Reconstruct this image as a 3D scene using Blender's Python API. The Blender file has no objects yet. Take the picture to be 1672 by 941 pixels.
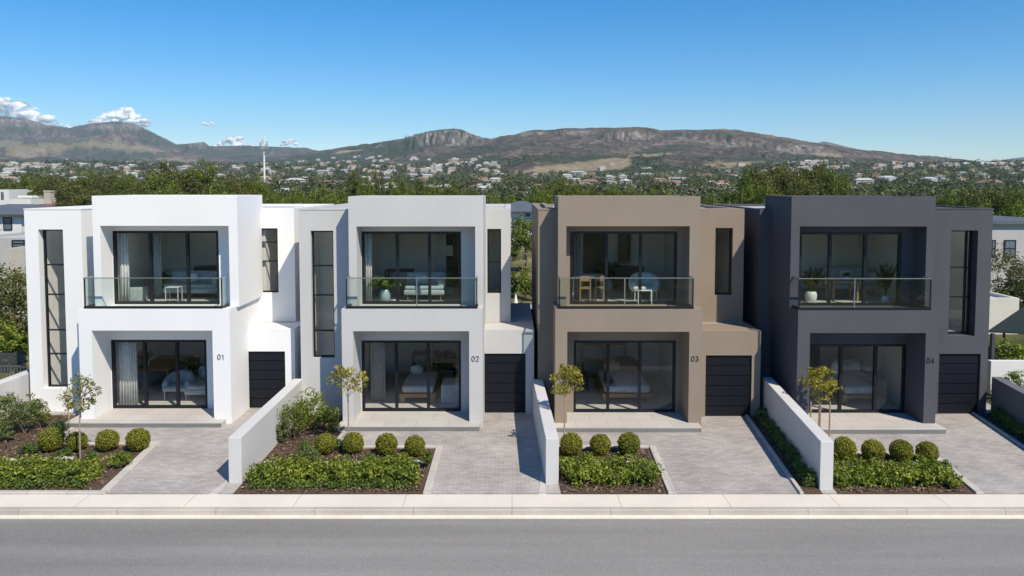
import bpy, bmesh, math, random
import numpy as np
from mathutils import Vector, noise, Matrix

random.seed(7)
rng = np.random.default_rng(11)
scene = bpy.context.scene
COL = scene.collection

# ------------------------------------------------------------------ camera
F, CX, PY, CAMH = 1250.0, 836.0, 373.0, 6.9
TH = math.radians(3.26)
cam_d = bpy.data.cameras.new('camera')
cam = bpy.data.objects.new('camera', cam_d)
COL.objects.link(cam)
cam.location = (0, 0, CAMH)
cam.rotation_euler = (math.radians(90) - TH, 0, 0)
cam_d.sensor_width = 36
cam_d.lens = F * 36 / 1672
cam_d.shift_y = -(470.5 - PY) / 1672
cam_d.clip_start = 0.1
cam_d.clip_end = 40000
scene.camera = cam


def at(u, v, Y):
    """real point at distance Y on the line of sight through a spot of the photo"""
    b = -(v - PY) / F
    t = Y / (math.cos(TH) + b * math.sin(TH))
    return Vector(((u - CX) / F * t, Y, CAMH + t * (-math.sin(TH) + b * math.cos(TH))))


def gr(u, v, z=0.0):
    """point at height z on the line of sight"""
    b = -(v - PY) / F
    t = (z - CAMH) / (-math.sin(TH) + b * math.cos(TH))
    return Vector(((u - CX) / F * t, t * (math.cos(TH) + b * math.sin(TH)), z))


def X(u, v, Y):
    return at(u, v, Y).x


def Z(v, Y):
    return at(CX, v, Y).z


def G(x, y):
    """plan coordinates read off the photo, put where the lens really sees them on the ground"""
    p = gr(CX + F * x / y, 302 + 8625 / y)
    return p.x, p.y


def K(y):
    return G(0, y)[1]


# ------------------------------------------------------------------ materials
def nt(name):
    m = bpy.data.materials.new(name)
    m.use_nodes = True
    n = m.node_tree.nodes
    return m, n, m.node_tree.links, n['Principled BSDF']


def plain(name, col, rough=0.6, metal=0.0, spec=0.5):
    m, n, l, p = nt(name)
    p.inputs['Base Color'].default_value = (*col, 1)
    p.inputs['Roughness'].default_value = rough
    p.inputs['Metallic'].default_value = metal
    p.inputs['Specular IOR Level'].default_value = spec
    return m


def mapped(n, l, scale=(1, 1, 1), rot=(0, 0, 0)):
    g = n.new('ShaderNodeNewGeometry')
    mp = n.new('ShaderNodeMapping')
    mp.inputs['Scale'].default_value = scale
    mp.inputs['Rotation'].default_value = rot
    l.new(g.outputs['Position'], mp.inputs['Vector'])
    return mp.outputs['Vector']


def tex_noise(n, l, vec, scale, detail=4, rough=0.55):
    t = n.new('ShaderNodeTexNoise')
    t.inputs['Scale'].default_value = scale
    t.inputs['Detail'].default_value = detail
    t.inputs['Roughness'].default_value = rough
    l.new(vec, t.inputs['Vector'])
    return t.outputs['Fac']


def ramp(n, l, fac, stops):
    r = n.new('ShaderNodeValToRGB')
    e = r.color_ramp.elements
    while len(e) < len(stops):
        e.new(0.5)
    for k, (p, c) in enumerate(stops):
        e[k].position = p
        e[k].color = (*c, 1)
    l.new(fac, r.inputs['Fac'])
    return r.outputs['Color']


def mix(n, l, a, b, fac, mode='MIX'):
    m = n.new('ShaderNodeMix')
    m.data_type = 'RGBA'
    m.blend_type = mode
    for s, v in ((6, a), (7, b), (0, fac)):
        if isinstance(v, (int, float)):
            m.inputs[s].default_value = v
        elif isinstance(v, tuple):
            m.inputs[s].default_value = (*v, 1)
        else:
            l.new(v, m.inputs[s])
    return m.outputs[2]


def bump(n, l, p, h, strength, dist=0.01):
    b = n.new('ShaderNodeBump')
    b.inputs['Strength'].default_value = strength
    b.inputs['Distance'].default_value = dist
    l.new(h, b.inputs['Height'])
    l.new(b.outputs['Normal'], p.inputs['Normal'])


def plaster(name, col, var=0.05, rough=0.85):
    """painted render: faint cloudiness, faint rain streaks, fine grain"""
    m, n, l, p = nt(name)
    big = tex_noise(n, l, mapped(n, l, (1, 1, 1)), 0.7, 5)
    streak = tex_noise(n, l, mapped(n, l, (5, 5, 0.35)), 1.0, 4)
    fine = tex_noise(n, l, mapped(n, l), 60, 3)
    lo = tuple(c * (1 - var) for c in col)
    hi = tuple(min(1, c * (1 + var)) for c in col)
    c1 = ramp(n, l, big, [(0.3, lo), (0.7, hi)])
    s = ramp(n, l, streak, [(0.3, (1 - var * 0.5,) * 3), (0.6, (1, 1, 1))])
    c = mix(n, l, c1, s, 1.0, 'MULTIPLY')
    l.new(c, p.inputs['Base Color'])
    p.inputs['Roughness'].default_value = rough
    p.inputs['Specular IOR Level'].default_value = 0.25
    bump(n, l, p, fine, 0.25, 0.004)
    return m


def concrete(name, col, var=0.1, scale=1.5):
    m, n, l, p = nt(name)
    a = tex_noise(n, l, mapped(n, l), scale, 6, 0.6)
    f = tex_noise(n, l, mapped(n, l), 45, 4)
    c = ramp(n, l, a, [(0.25, tuple(x * (1 - var) for x in col)), (0.75, tuple(x * (1 + var) for x in col))])
    c = mix(n, l, c, ramp(n, l, f, [(0.3, (0.86,) * 3), (0.7, (1.06,) * 3)]), 1.0, 'MULTIPLY')
    l.new(c, p.inputs['Base Color'])
    p.inputs['Roughness'].default_value = 0.9
    p.inputs['Specular IOR Level'].default_value = 0.2
    bump(n, l, p, f, 0.3, 0.004)
    return m


def brick_mat(name, c1, c2, mortar, bw, bh, ms, rot=0.0, offset=0.5, stain=0.12, squash=1.0, shift=(0, 0, 0)):
    m, n, l, p = nt(name)
    g = n.new('ShaderNodeNewGeometry')
    mp = n.new('ShaderNodeMapping')
    mp.inputs['Rotation'].default_value = (0, 0, rot)
    mp.inputs['Location'].default_value = shift
    l.new(g.outputs['Position'], mp.inputs['Vector'])
    b = n.new('ShaderNodeTexBrick')
    b.inputs['Scale'].default_value = 1
    b.inputs['Brick Width'].default_value = bw
    b.inputs['Row Height'].default_value = bh
    b.inputs['Mortar Size'].default_value = ms
    b.inputs['Mortar Smooth'].default_value = 0.2
    b.inputs['Color1'].default_value = (*c1, 1)
    b.inputs['Color2'].default_value = (*c2, 1)
    b.inputs['Mortar'].default_value = (*mortar, 1)
    b.offset = offset
    b.squash = squash
    l.new(mp.outputs['Vector'], b.inputs['Vector'])
    a = tex_noise(n, l, mapped(n, l), 0.8, 6, 0.6)
    f = tex_noise(n, l, mapped(n, l), 40, 3)
    c = mix(n, l, b.outputs['Color'], ramp(n, l, a, [(0.3, (1 - stain,) * 3), (0.7, (1 + stain * 0.5,) * 3)]), 1.0, 'MULTIPLY')
    c = mix(n, l, c, ramp(n, l, f, [(0.3, (0.88,) * 3), (0.7, (1.06,) * 3)]), 1.0, 'MULTIPLY')
    l.new(c, p.inputs['Base Color'])
    p.inputs['Roughness'].default_value = 0.88
    p.inputs['Specular IOR Level'].default_value = 0.25
    inv = n.new('ShaderNodeMath')
    inv.operation = 'SUBTRACT'
    inv.inputs[0].default_value = 1
    l.new(b.outputs['Fac'], inv.inputs[1])
    bump(n, l, p, inv.outputs[0], 0.4, 0.004)
    return m


def glass(name, tint=(0.94, 0.945, 0.935), base=0.019):
    m = bpy.data.materials.new(name)
    m.use_nodes = True
    n, l = m.node_tree.nodes, m.node_tree.links
    n.remove(n['Principled BSDF'])
    out = n['Material Output']
    tr = n.new('ShaderNodeBsdfTransparent')
    tr.inputs['Color'].default_value = (*tint, 1)
    gl = n.new('ShaderNodeBsdfGlossy')
    gl.inputs['Roughness'].default_value = 0.0
    gl.inputs['Color'].default_value = (1, 1, 1, 1)
    lw = n.new('ShaderNodeLayerWeight')
    lw.inputs['Blend'].default_value = 0.5
    pw = n.new('ShaderNodeMath'); pw.operation = 'POWER'; pw.inputs[1].default_value = 5
    l.new(lw.outputs['Facing'], pw.inputs[0])
    ma = n.new('ShaderNodeMath'); ma.operation = 'MULTIPLY_ADD'
    ma.inputs[1].default_value = 0.9
    ma.inputs[2].default_value = base
    l.new(pw.outputs[0], ma.inputs[0])
    mx = n.new('ShaderNodeMixShader')
    l.new(ma.outputs[0], mx.inputs[0])
    l.new(tr.outputs[0], mx.inputs[1])
    l.new(gl.outputs[0], mx.inputs[2])
    l.new(mx.outputs[0], out.inputs['Surface'])
    return m


def leaf_mat(name, stops, transl=0.3, rough=0.55):
    m, n, l, p = nt(name)
    g = n.new('ShaderNodeNewGeometry')
    c = ramp(n, l, g.outputs['Random Per Island'], stops)
    big = tex_noise(n, l, mapped(n, l), 1.6, 2)
    c = mix(n, l, c, ramp(n, l, big, [(0.3, (0.75, 0.78, 0.8)), (0.7, (1.2, 1.15, 1.0))]), 1.0, 'MULTIPLY')
    l.new(c, p.inputs['Base Color'])
    p.inputs['Roughness'].default_value = rough
    p.inputs['Specular IOR Level'].default_value = 0.18
    t = n.new('ShaderNodeBsdfTranslucent')
    ct = mix(n, l, c, (1.3, 1.4, 0.6), 1.0, 'MULTIPLY')
    l.new(ct, t.inputs['Color'])
    mx = n.new('ShaderNodeMixShader')
    mx.inputs[0].default_value = transl
    l.new(p.outputs[0], mx.inputs[1])
    l.new(t.outputs[0], mx.inputs[2])
    l.new(mx.outputs[0], n['Material Output'].inputs['Surface'])
    return m


def wood(name, col, rough=0.5):
    m, n, l, p = nt(name)
    w = tex_noise(n, l, mapped(n, l, (3, 3, 25)), 3, 5)
    c = ramp(n, l, w, [(0.3, tuple(x * 0.7 for x in col)), (0.7, tuple(x * 1.2 for x in col))])
    l.new(c, p.inputs['Base Color'])
    p.inputs['Roughness'].default_value = rough
    return m


def fabric(name, col):
    m, n, l, p = nt(name)
    w = tex_noise(n, l, mapped(n, l), 9, 5)
    c = ramp(n, l, w, [(0.3, tuple(x * 0.85 for x in col)), (0.7, tuple(min(1, x * 1.12) for x in col))])
    l.new(c, p.inputs['Base Color'])
    p.inputs['Roughness'].default_value = 0.95
    p.inputs['Specular IOR Level'].default_value = 0.1
    return m


M = dict(
    white=plaster('white_plaster', (0.80, 0.80, 0.80), 0.02),
    grey=plaster('light_grey_plaster', (0.54, 0.535, 0.53), 0.035),
    brown=plaster('taupe_plaster', (0.280, 0.227, 0.178), 0.05),
    dark=plaster('charcoal_plaster', (0.085, 0.086, 0.101), 0.07),
    gwall=plaster('garden_wall_plaster', (0.59, 0.585, 0.58), 0.05),
    dwall=plaster('dark_garden_wall_plaster', (0.14, 0.145, 0.165), 0.06),
    inwall=plaster('interior_paint', (0.84, 0.835, 0.82), 0.03),
    inwall_d=plaster('interior_paint_warm', (0.78, 0.765, 0.73), 0.03),
    infloor=brick_mat('interior_floor_tile', (0.58, 0.565, 0.54), (0.53, 0.515, 0.495), (0.38, 0.37, 0.36), 1.2, 0.6, 0.004, 0, 0.5, 0.06),
    metal=plain('charcoal_aluminium', (0.008, 0.010, 0.016), 0.42, 0.0, 0.35),
    garage=plain('garage_steel', (0.0075, 0.009, 0.015), 0.5, 0.0, 0.25),
    steel=plain('brushed_rail', (0.45, 0.46, 0.46), 0.3, 0.9),
    coping=plain('coping_metal', (0.6, 0.6, 0.6), 0.5, 0.2),
    roof=concrete('roof_membrane', (0.48, 0.48, 0.49), 0.12),
    roofdeck=concrete('deck_screed', (0.40, 0.37, 0.35), 0.14),
    porch=brick_mat('porch_tile', (0.55, 0.52, 0.485), (0.50, 0.475, 0.45), (0.30, 0.29, 0.28), 0.9, 0.6, 0.006, 0, 0.5, 0.1),
    riser=concrete('porch_riser', (0.20, 0.20, 0.195), 0.12),
    glass=glass('window_glass'),
    railglass=glass('balustrade_glass', (0.90, 0.945, 0.935), 0.04),
    black=plain('black_number', (0.01, 0.01, 0.012), 0.4),
    paver=brick_mat('driveway_paver', (0.475, 0.435, 0.415), (0.37, 0.342, 0.328), (0.30, 0.28, 0.27), 0.21, 0.105, 0.006, 0.0, 0.5, 0.22),
    pavement=brick_mat('pavement_slab', (0.74, 0.675, 0.60), (0.715, 0.65, 0.58), (0.50, 0.455, 0.41), 2.35, 4.0, 0.012, 0, 0.0, 0.08),
    kerb=brick_mat('kerb_stone', (0.52, 0.475, 0.42), (0.46, 0.42, 0.375), (0.34, 0.31, 0.275), 2.1, 4.0, 0.012, 0, 0.0, 0.16),
    gutter=concrete('gutter_concrete', (0.76, 0.70, 0.61), 0.08),
    edging=brick_mat('bed_edging', (0.56, 0.52, 0.48), (0.49, 0.46, 0.43), (0.36, 0.34, 0.31), 0.9, 0.6, 0.008, 0, 0.0, 0.12),
    stone=concrete('pale_stone', (0.50, 0.48, 0.45), 0.12, 4),
)

# asphalt: mottled, worn along the wheel tracks
m, n, l, p = nt('asphalt')
a = tex_noise(n, l, mapped(n, l, (0.12, 0.5, 1)), 1.0, 6, 0.6)
f = tex_noise(n, l, mapped(n, l), 55, 5, 0.7)
b2 = tex_noise(n, l, mapped(n, l, (0.05, 1.3, 1)), 1.0, 3, 0.5)
c = ramp(n, l, a, [(0.3, (0.226, 0.216, 0.208)), (0.7, (0.282, 0.270, 0.260))])
c = mix(n, l, c, ramp(n, l, b2, [(0.35, (0.86,) * 3), (0.65, (1.07,) * 3)]), 1.0, 'MULTIPLY')
c = mix(n, l, c, ramp(n, l, f, [(0.32, (0.66,) * 3), (0.68, (1.28,) * 3)]), 1.0, 'MULTIPLY')
l.new(c, p.inputs['Base Color'])
p.inputs['Roughness'].default_value = 0.92
p.inputs['Specular IOR Level'].default_value = 0.2
bump(n, l, p, f, 0.5, 0.008)
M['asphalt'] = m

# near ground: dry grass, green patches, bare soil
m, n, l, p = nt('dry_grass_ground')
a = tex_noise(n, l, mapped(n, l), 0.11, 6, 0.6)
f = tex_noise(n, l, mapped(n, l), 2.4, 6, 0.7)
c = ramp(n, l, a, [(0.32, (0.065, 0.08, 0.026)), (0.5, (0.15, 0.135, 0.06)), (0.68, (0.29, 0.235, 0.14))])
c = mix(n, l, c, ramp(n, l, f, [(0.3, (0.6,) * 3), (0.7, (1.3,) * 3)]), 1.0, 'MULTIPLY')
l.new(c, p.inputs['Base Color'])
p.inputs['Roughness'].default_value = 1
p.inputs['Specular IOR Level'].default_value = 0.05
bump(n, l, p, f, 0.6, 0.1)
M['ground'] = m

m, n, l, p = nt('bark_mulch')
f = tex_noise(n, l, mapped(n, l), 22, 6, 0.75)
c = ramp(n, l, f, [(0.3, (0.040, 0.027, 0.019)), (0.5, (0.105, 0.072, 0.052)), (0.72, (0.22, 0.160, 0.118))])
l.new(c, p.inputs['Base Color'])
p.inputs['Roughness'].default_value = 1
p.inputs['Specular IOR Level'].default_value = 0.05
bump(n, l, p, f, 0.8, 0.03)
M['mulch'] = m

m, n, l, p = nt('bark_chip')
g = n.new('ShaderNodeNewGeometry')
c = ramp(n, l, g.outputs['Random Per Island'], [(0.0, (0.05, 0.032, 0.023)), (0.5, (0.125, 0.086, 0.062)), (0.9, (0.27, 0.20, 0.15))])
l.new(c, p.inputs['Base Color'])
p.inputs['Roughness'].default_value = 0.95
M['chip'] = m

# hills: scrub, forest, dry fields and bare rock by the land's own masks
m, n, l, p = nt('hill_scrub')
def attr(nm):
    t = n.new('ShaderNodeAttribute'); t.attribute_name = nm
    return t.outputs['Fac']
a = tex_noise(n, l, mapped(n, l), 0.006, 8, 0.7)
f = tex_noise(n, l, mapped(n, l), 0.03, 8, 0.8)
g2 = tex_noise(n, l, mapped(n, l), 0.09, 4, 0.8)
v = tex_noise(n, l, mapped(n, l, (1, 1, 0.22)), 0.04, 7, 0.75)
c = ramp(n, l, a, [(0.36, (0.060, 0.060, 0.046)), (0.5, (0.118, 0.094, 0.078)), (0.64, (0.19, 0.145, 0.115))])
c = mix(n, l, c, ramp(n, l, f, [(0.38, (0.35, 0.42, 0.42)), (0.5, (0.95, 0.95, 0.95)), (0.64, (1.75, 1.65, 1.6))]), 1.0, 'MULTIPLY')
c = mix(n, l, c, ramp(n, l, g2, [(0.42, (0.38, 0.46, 0.46)), (0.58, (1.5, 1.42, 1.4))]), 1.0, 'MULTIPLY')
c = mix(n, l, c, ramp(n, l, f, [(0.38, (0.024, 0.038, 0.026)), (0.62, (0.085, 0.10, 0.055))]), attr('forest'))
fc = ramp(n, l, a, [(0.3, (0.27, 0.22, 0.14)), (0.7, (0.44, 0.345, 0.225))])
fc = mix(n, l, fc, ramp(n, l, g2, [(0.4, (0.75, 0.75, 0.72)), (0.6, (1.15, 1.15, 1.15))]), 1.0, 'MULTIPLY')
c = mix(n, l, c, fc, attr('field'))
c = mix(n, l, c, ramp(n, l, v, [(0.40, (0.045, 0.042, 0.045)), (0.5, (0.20, 0.17, 0.145)), (0.60, (0.38, 0.335, 0.29))]), attr('rock'))
l.new(c, p.inputs['Base Color'])
p.inputs['Roughness'].default_value = 1
p.inputs['Specular IOR Level'].default_value = 0.0
bump(n, l, p, f, 1.0, 9.0)
M['hill'] = m

M['bark'] = concrete('tree_bark', (0.19, 0.14, 0.10), 0.3, 8)
M['palebark'] = concrete('pale_bark', (0.36, 0.29, 0.23), 0.2, 8)
M['stake'] = wood('timber_stake', (0.36, 0.24, 0.14))
M['leaf_olive'] = leaf_mat('olive_leaf', [(0.0, (0.06, 0.072, 0.024)), (0.5, (0.115, 0.128, 0.040)), (1.0, (0.20, 0.20, 0.068))], 0.25)
M['leaf_green'] = leaf_mat('green_leaf', [(0.0, (0.064, 0.099, 0.022)), (0.5, (0.141, 0.184, 0.035)), (1.0, (0.256, 0.288, 0.064))], 0.28)
M['leaf_hedge'] = leaf_mat('hedge_leaf', [(0.0, (0.06, 0.098, 0.017)), (0.45, (0.165, 0.22, 0.034)), (1.0, (0.37, 0.40, 0.075))], 0.3)
M['leaf_cover'] = leaf_mat('ground_cover_leaf', [(0.0, (0.056, 0.099, 0.022)), (0.5, (0.112, 0.168, 0.038)), (1.0, (0.208, 0.272, 0.072))], 0.2)
M['leaf_box'] = leaf_mat('boxwood_leaf', [(0.0, (0.095, 0.112, 0.016)), (0.5, (0.22, 0.23, 0.03)), (1.0, (0.38, 0.37, 0.055))], 0.2)
M['leaf_yellow'] = leaf_mat('yellowing_leaf', [(0.0, (0.150, 0.156, 0.025)), (0.5, (0.312, 0.281, 0.044)), (1.0, (0.500, 0.413, 0.088))], 0.3)
M['leaf_sparse'] = leaf_mat('young_tree_leaf', [(0.0, (0.132, 0.144, 0.036)), (0.5, (0.228, 0.228, 0.060)), (1.0, (0.336, 0.300, 0.108))], 0.3)
M['leaf_silver'] = leaf_mat('silvery_leaf', [(0.0, (0.075, 0.105, 0.038)), (0.5, (0.135, 0.175, 0.065)), (1.0, (0.21, 0.25, 0.11))], 0.25)
M['leaf_far'] = leaf_mat('distant_leaf', [(0.0, (0.045, 0.060, 0.028)), (0.5, (0.085, 0.102, 0.044)), (1.0, (0.15, 0.16, 0.07))], 0.15)
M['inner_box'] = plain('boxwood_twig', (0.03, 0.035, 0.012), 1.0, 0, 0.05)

M['fab_blue'] = fabric('pale_blue_fabric', (0.44, 0.505, 0.535))
M['fab_grey'] = fabric('grey_fabric', (0.58, 0.59, 0.60))
M['fab_white'] = fabric('white_fabric', (0.78, 0.78, 0.76))
M['fab_slate'] = fabric('slate_fabric', (0.24, 0.25, 0.26))
M['fab_dark'] = fabric('dark_fabric', (0.05, 0.055, 0.065))
M['curtain'] = fabric('sheer_curtain', (0.72, 0.73, 0.72))
M['wood'] = wood('oak', (0.42, 0.25, 0.12))
M['wood_d'] = wood('dark_wood', (0.05, 0.036, 0.028))
M['wicker'] = wood('wicker', (0.42, 0.28, 0.16), 0.8)
M['pot'] = plain('glazed_pot', (0.42, 0.55, 0.62), 0.25)
M['tvblack'] = plain('black_frame', (0.012, 0.012, 0.014), 0.25)
M['whitep'] = plain('white_lacquer', (0.78, 0.78, 0.77), 0.4)
M['greenart'] = plain('green_print', (0.14, 0.32, 0.03), 0.5)
m = bpy.data.materials.new('added_skylight_diffuser')  # diffusing pane for the added roof openings, spreads sun over the stair rooms
m.use_nodes = True
m.node_tree.nodes.remove(m.node_tree.nodes['Principled BSDF'])
q_ = m.node_tree.nodes.new('ShaderNodeBsdfTranslucent')
q_.inputs['Color'].default_value = (0.62, 0.64, 0.64, 1)
m.node_tree.links.new(q_.outputs[0], m.node_tree.nodes['Material Output'].inputs['Surface'])
M['frosted'] = m
M['fl_yellow'] = plain('yellow_flower', (0.6, 0.42, 0.03), 0.7)


# ------------------------------------------------------------------ object helpers
def origin(o):
    v = Vector((0, 0, 0))
    while o is not None:
        v += o.location
        o = o.parent
    return v


def tag(o, label=None, cat=None, group=None, kind=None):
    if label: o['label'] = label
    if cat: o['category'] = cat
    if group: o['group'] = group
    if kind: o['kind'] = kind
    return o


def empty(name, loc, label, cat, group=None):
    o = bpy.data.objects.new(name, None)
    o.empty_display_size = 0.2
    COL.objects.link(o)
    o.location = loc
    return tag(o, label, cat, group)


def link(name, me, mats, parent=None):
    o = bpy.data.objects.new(name, me)
    if not isinstance(mats, (list, tuple)):
        mats = [mats]
    if not me.materials:
        for mm in mats:
            me.materials.append(mm)
    COL.objects.link(o)
    if parent is not None:
        o.parent = parent
        w = origin(parent)
        if w.length > 0:
            me.transform(Matrix.Translation(-w))
    return o


def copy_tree(o, parent=None):
    c = o.copy()
    COL.objects.link(c)
    if parent is not None:
        c.parent = parent
    for ch in list(o.children):
        copy_tree(ch, c)
    return c


class MB:
    """collects shapes into one bmesh, in world coordinates"""
    def __init__(self):
        self.bm = bmesh.new()

    def box(self, x0, x1, y0, y1, z0, z1, bev=0.0, seg=2):
        r = bmesh.ops.create_cube(self.bm, size=1)
        vs = r['verts']
        for v in vs:
            v.co = Vector(((x0 + x1) / 2 + v.co.x * (x1 - x0), (y0 + y1) / 2 + v.co.y * (y1 - y0), (z0 + z1) / 2 + v.co.z * (z1 - z0)))
        if bev > 0:
            es = list({e for v in vs for e in v.link_edges})
            bmesh.ops.bevel(self.bm, geom=es, offset=bev, segments=seg, profile=0.5, affect='EDGES')
        return self

    def cyl(self, p0, p1, r0, r1=None, n=8):
        r1 = r0 if r1 is None else r1
        p0, p1 = Vector(p0), Vector(p1)
        d = p1 - p0
        r = bmesh.ops.create_cone(self.bm, cap_ends=True, segments=n, radius1=r0, radius2=r1, depth=d.length)
        q = d.to_track_quat('Z', 'Y')
        for v in r['verts']:
            v.co = q @ v.co + (p0 + p1) / 2
        return self

    def tube(self, pts, radii, n=7):
        pts = [Vector(q) for q in pts]
        rings = []
        for i, q in enumerate(pts):
            d = (pts[min(i + 1, len(pts) - 1)] - pts[max(i - 1, 0)]).normalized()
            qq = d.to_track_quat('Z', 'Y')
            rings.append([self.bm.verts.new(q + qq @ Vector((math.cos(2 * math.pi * k / n) * radii[i], math.sin(2 * math.pi * k / n) * radii[i], 0))) for k in range(n)])
        for a_, b_ in zip(rings, rings[1:]):
            for k in range(n):
                self.bm.faces.new((a_[k], a_[(k + 1) % n], b_[(k + 1) % n], b_[k]))
        self.bm.faces.new(rings[0][::-1])
        self.bm.faces.new(rings[-1])
        return self

    def ball(self, c, r, sub=2, rough=0.0):
        rr = r if isinstance(r, (tuple, list)) else (r, r, r)
        q = bmesh.ops.create_icosphere(self.bm, subdivisions=sub, radius=1)
        for v in q['verts']:
            k = 1 + (noise.noise(v.co * 2.5 + Vector(c)) * rough if rough else 0)
            v.co = Vector((c[0] + v.co.x * rr[0] * k, c[1] + v.co.y * rr[1] * k, c[2] + v.co.z * rr[2] * k))
        return self

    def poly(self, pts):
        self.bm.faces.new([self.bm.verts.new(q) for q in pts])
        return self

    def prism(self, base, z0, z1):
        """base: xy corners counter-clockwise"""
        lo = [self.bm.verts.new((x, y, z0)) for x, y in base]
        hi = [self.bm.verts.new((x, y, z1)) for x, y in base]
        k = len(base)
        self.bm.faces.new(hi)
        self.bm.faces.new(lo[::-1])
        for i in range(k):
            self.bm.faces.new((lo[i], lo[(i + 1) % k], hi[(i + 1) % k], hi[i]))
        return self

    def lathe(self, c, prof, n=20):
        c = Vector(c)
        rings = [[self.bm.verts.new(c + Vector((math.cos(2 * math.pi * k / n) * r, math.sin(2 * math.pi * k / n) * r, z))) for k in range(n)] for r, z in prof]
        for a_, b_ in zip(rings, rings[1:]):
            for k in range(n):
                self.bm.faces.new((a_[k], a_[(k + 1) % n], b_[(k + 1) % n], b_[k]))
        self.bm.faces.new(rings[0][::-1])
        self.bm.faces.new(rings[-1])
        return self

    def build(self, name, mat, parent=None, smooth=False):
        bmesh.ops.recalc_face_normals(self.bm, faces=self.bm.faces)
        me = bpy.data.meshes.new(name)
        self.bm.to_mesh(me)
        self.bm.free()
        if smooth:
            for q in me.polygons:
                q.use_smooth = True
        return link(name, me, mat, parent)


def csg(ops):
    """axis-aligned boxes added and cut away in order; faces are sorted by the tag of the empty space they look into"""
    xs = sorted({round(c, 4) for o in ops for c in o[1][0:2]})
    ys = sorted({round(c, 4) for o in ops for c in o[1][2:4]})
    zs = sorted({round(c, 4) for o in ops for c in o[1][4:6]})
    tags = ['out']
    S = np.zeros((len(xs) + 1, len(ys) + 1, len(zs) + 1), dtype=np.int32)   # padded by one empty cell
    for o in ops:
        bx = [round(c, 4) for c in o[1]]
        sl = tuple(slice(A.index(bx[2 * k]) + 1, A.index(bx[2 * k + 1]) + 1) for k, A in enumerate((xs, ys, zs)))
        if o[0] == 'add':
            S[sl] = -1
        else:
            t = o[2] if len(o) > 2 else 'out'
            if t not in tags:
                tags.append(t)
            S[sl] = tags.index(t)
    S = np.pad(S, ((0, 1), (0, 1), (0, 1)))
    out = {}
    solid = np.argwhere(S == -1)
    dirs = [((1, 0, 0), 'x'), ((-1, 0, 0), 'x'), ((0, 1, 0), 'y'), ((0, -1, 0), 'y'), ((0, 0, 1), 'up'), ((0, 0, -1), 'down')]
    for i, j, k in solid:
        x0, x1, y0, y1, z0, z1 = xs[i - 1], xs[i], ys[j - 1], ys[j], zs[k - 1], zs[k]
        for (dx, dy, dz), nm in dirs:
            nb = S[i + dx, j + dy, k + dz]
            if nb == -1:
                continue
            if dx == 1: q = [(x1, y0, z0), (x1, y1, z0), (x1, y1, z1), (x1, y0, z1)]
            elif dx == -1: q = [(x0, y1, z0), (x0, y0, z0), (x0, y0, z1), (x0, y1, z1)]
            elif dy == 1: q = [(x1, y1, z0), (x0, y1, z0), (x0, y1, z1), (x1, y1, z1)]
            elif dy == -1: q = [(x0, y0, z0), (x1, y0, z0), (x1, y0, z1), (x0, y0, z1)]
            elif dz == 1: q = [(x0, y0, z1), (x1, y0, z1), (x1, y1, z1), (x0, y1, z1)]
            else: q = [(x0, y1, z0), (x1, y1, z0), (x1, y0, z0), (x0, y0, z0)]
            out.setdefault((tags[nb], nm), []).append(q)
    return out


def mesh_quads(name, quads, mat, parent=None):
    idx, verts, faces = {}, [], []
    for q in quads:
        f_ = []
        for c_ in q:
            if c_ not in idx:
                idx[c_] = len(verts)
                verts.append(c_)
            f_.append(idx[c_])
        faces.append(f_)
    me = bpy.data.meshes.new(name)
    me.from_pydata(verts, [], faces)
    me.update()
    return link(name, me, mat, parent)


def csg_obj(name, ops, mat, parent=None):
    d = csg(ops)
    return mesh_quads(name, [q for v in d.values() for q in v], mat, parent)


# ------------------------------------------------------------------ leaves
def leaf_arrays(P, N, size, aspect=0.55, jitter=0.7):
    k = len(P)
    N = N + rng.normal(0, jitter, (k, 3))
    N /= np.linalg.norm(N, axis=1)[:, None] + 1e-9
    T = np.cross(N, rng.normal(0, 1, (k, 3)))
    T /= np.linalg.norm(T, axis=1)[:, None] + 1e-9
    B = np.cross(N, T)
    s = (size if np.ndim(size) else np.full(k, size))[:, None]
    V = np.empty((k, 4, 3))
    V[:, 0] = P - T * s * 0.5
    V[:, 1] = P + B * s * aspect * 0.5 + N * s * 0.10
    V[:, 2] = P + T * s * 0.5
    V[:, 3] = P - B * s * aspect * 0.5 + N * s * 0.10
    return V.reshape(-1, 3)


def leaf_mesh(name, V, extra=None):
    """V: 4 corners per leaf; extra = (verts, faces) of an inner body in the second material"""
    k = len(V) // 4
    me = bpy.data.meshes.new(name)
    ev, ef = (extra if extra else (np.zeros((0, 3)), np.zeros((0, 3), int)))
    allv = np.vstack([V, ev]).astype(np.float32)
    me.vertices.add(len(allv))
    me.vertices.foreach_set('co', allv.ravel())
    nl = 4 * k + 3 * len(ef)
    me.loops.add(nl)
    li = np.concatenate([np.arange(4 * k), (np.asarray(ef, int) + 4 * k).ravel()]).astype(np.int32)
    me.loops.foreach_set('vertex_index', li)
    me.polygons.add(k + len(ef))
    st = np.concatenate([np.arange(k) * 4, 4 * k + np.arange(len(ef)) * 3]).astype(np.int32)
    me.polygons.foreach_set('loop_start', st)
    if len(ef):
        mi = np.concatenate([np.zeros(k), np.ones(len(ef))]).astype(np.int32)
        me.polygons.foreach_set('material_index', mi)
    me.update(calc_edges=True)
    me.validate()
    return me


def sphere_dirs(k):
    d = rng.normal(0, 1, (k, 3))
    return d / np.linalg.norm(d, axis=1)[:, None]


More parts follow.
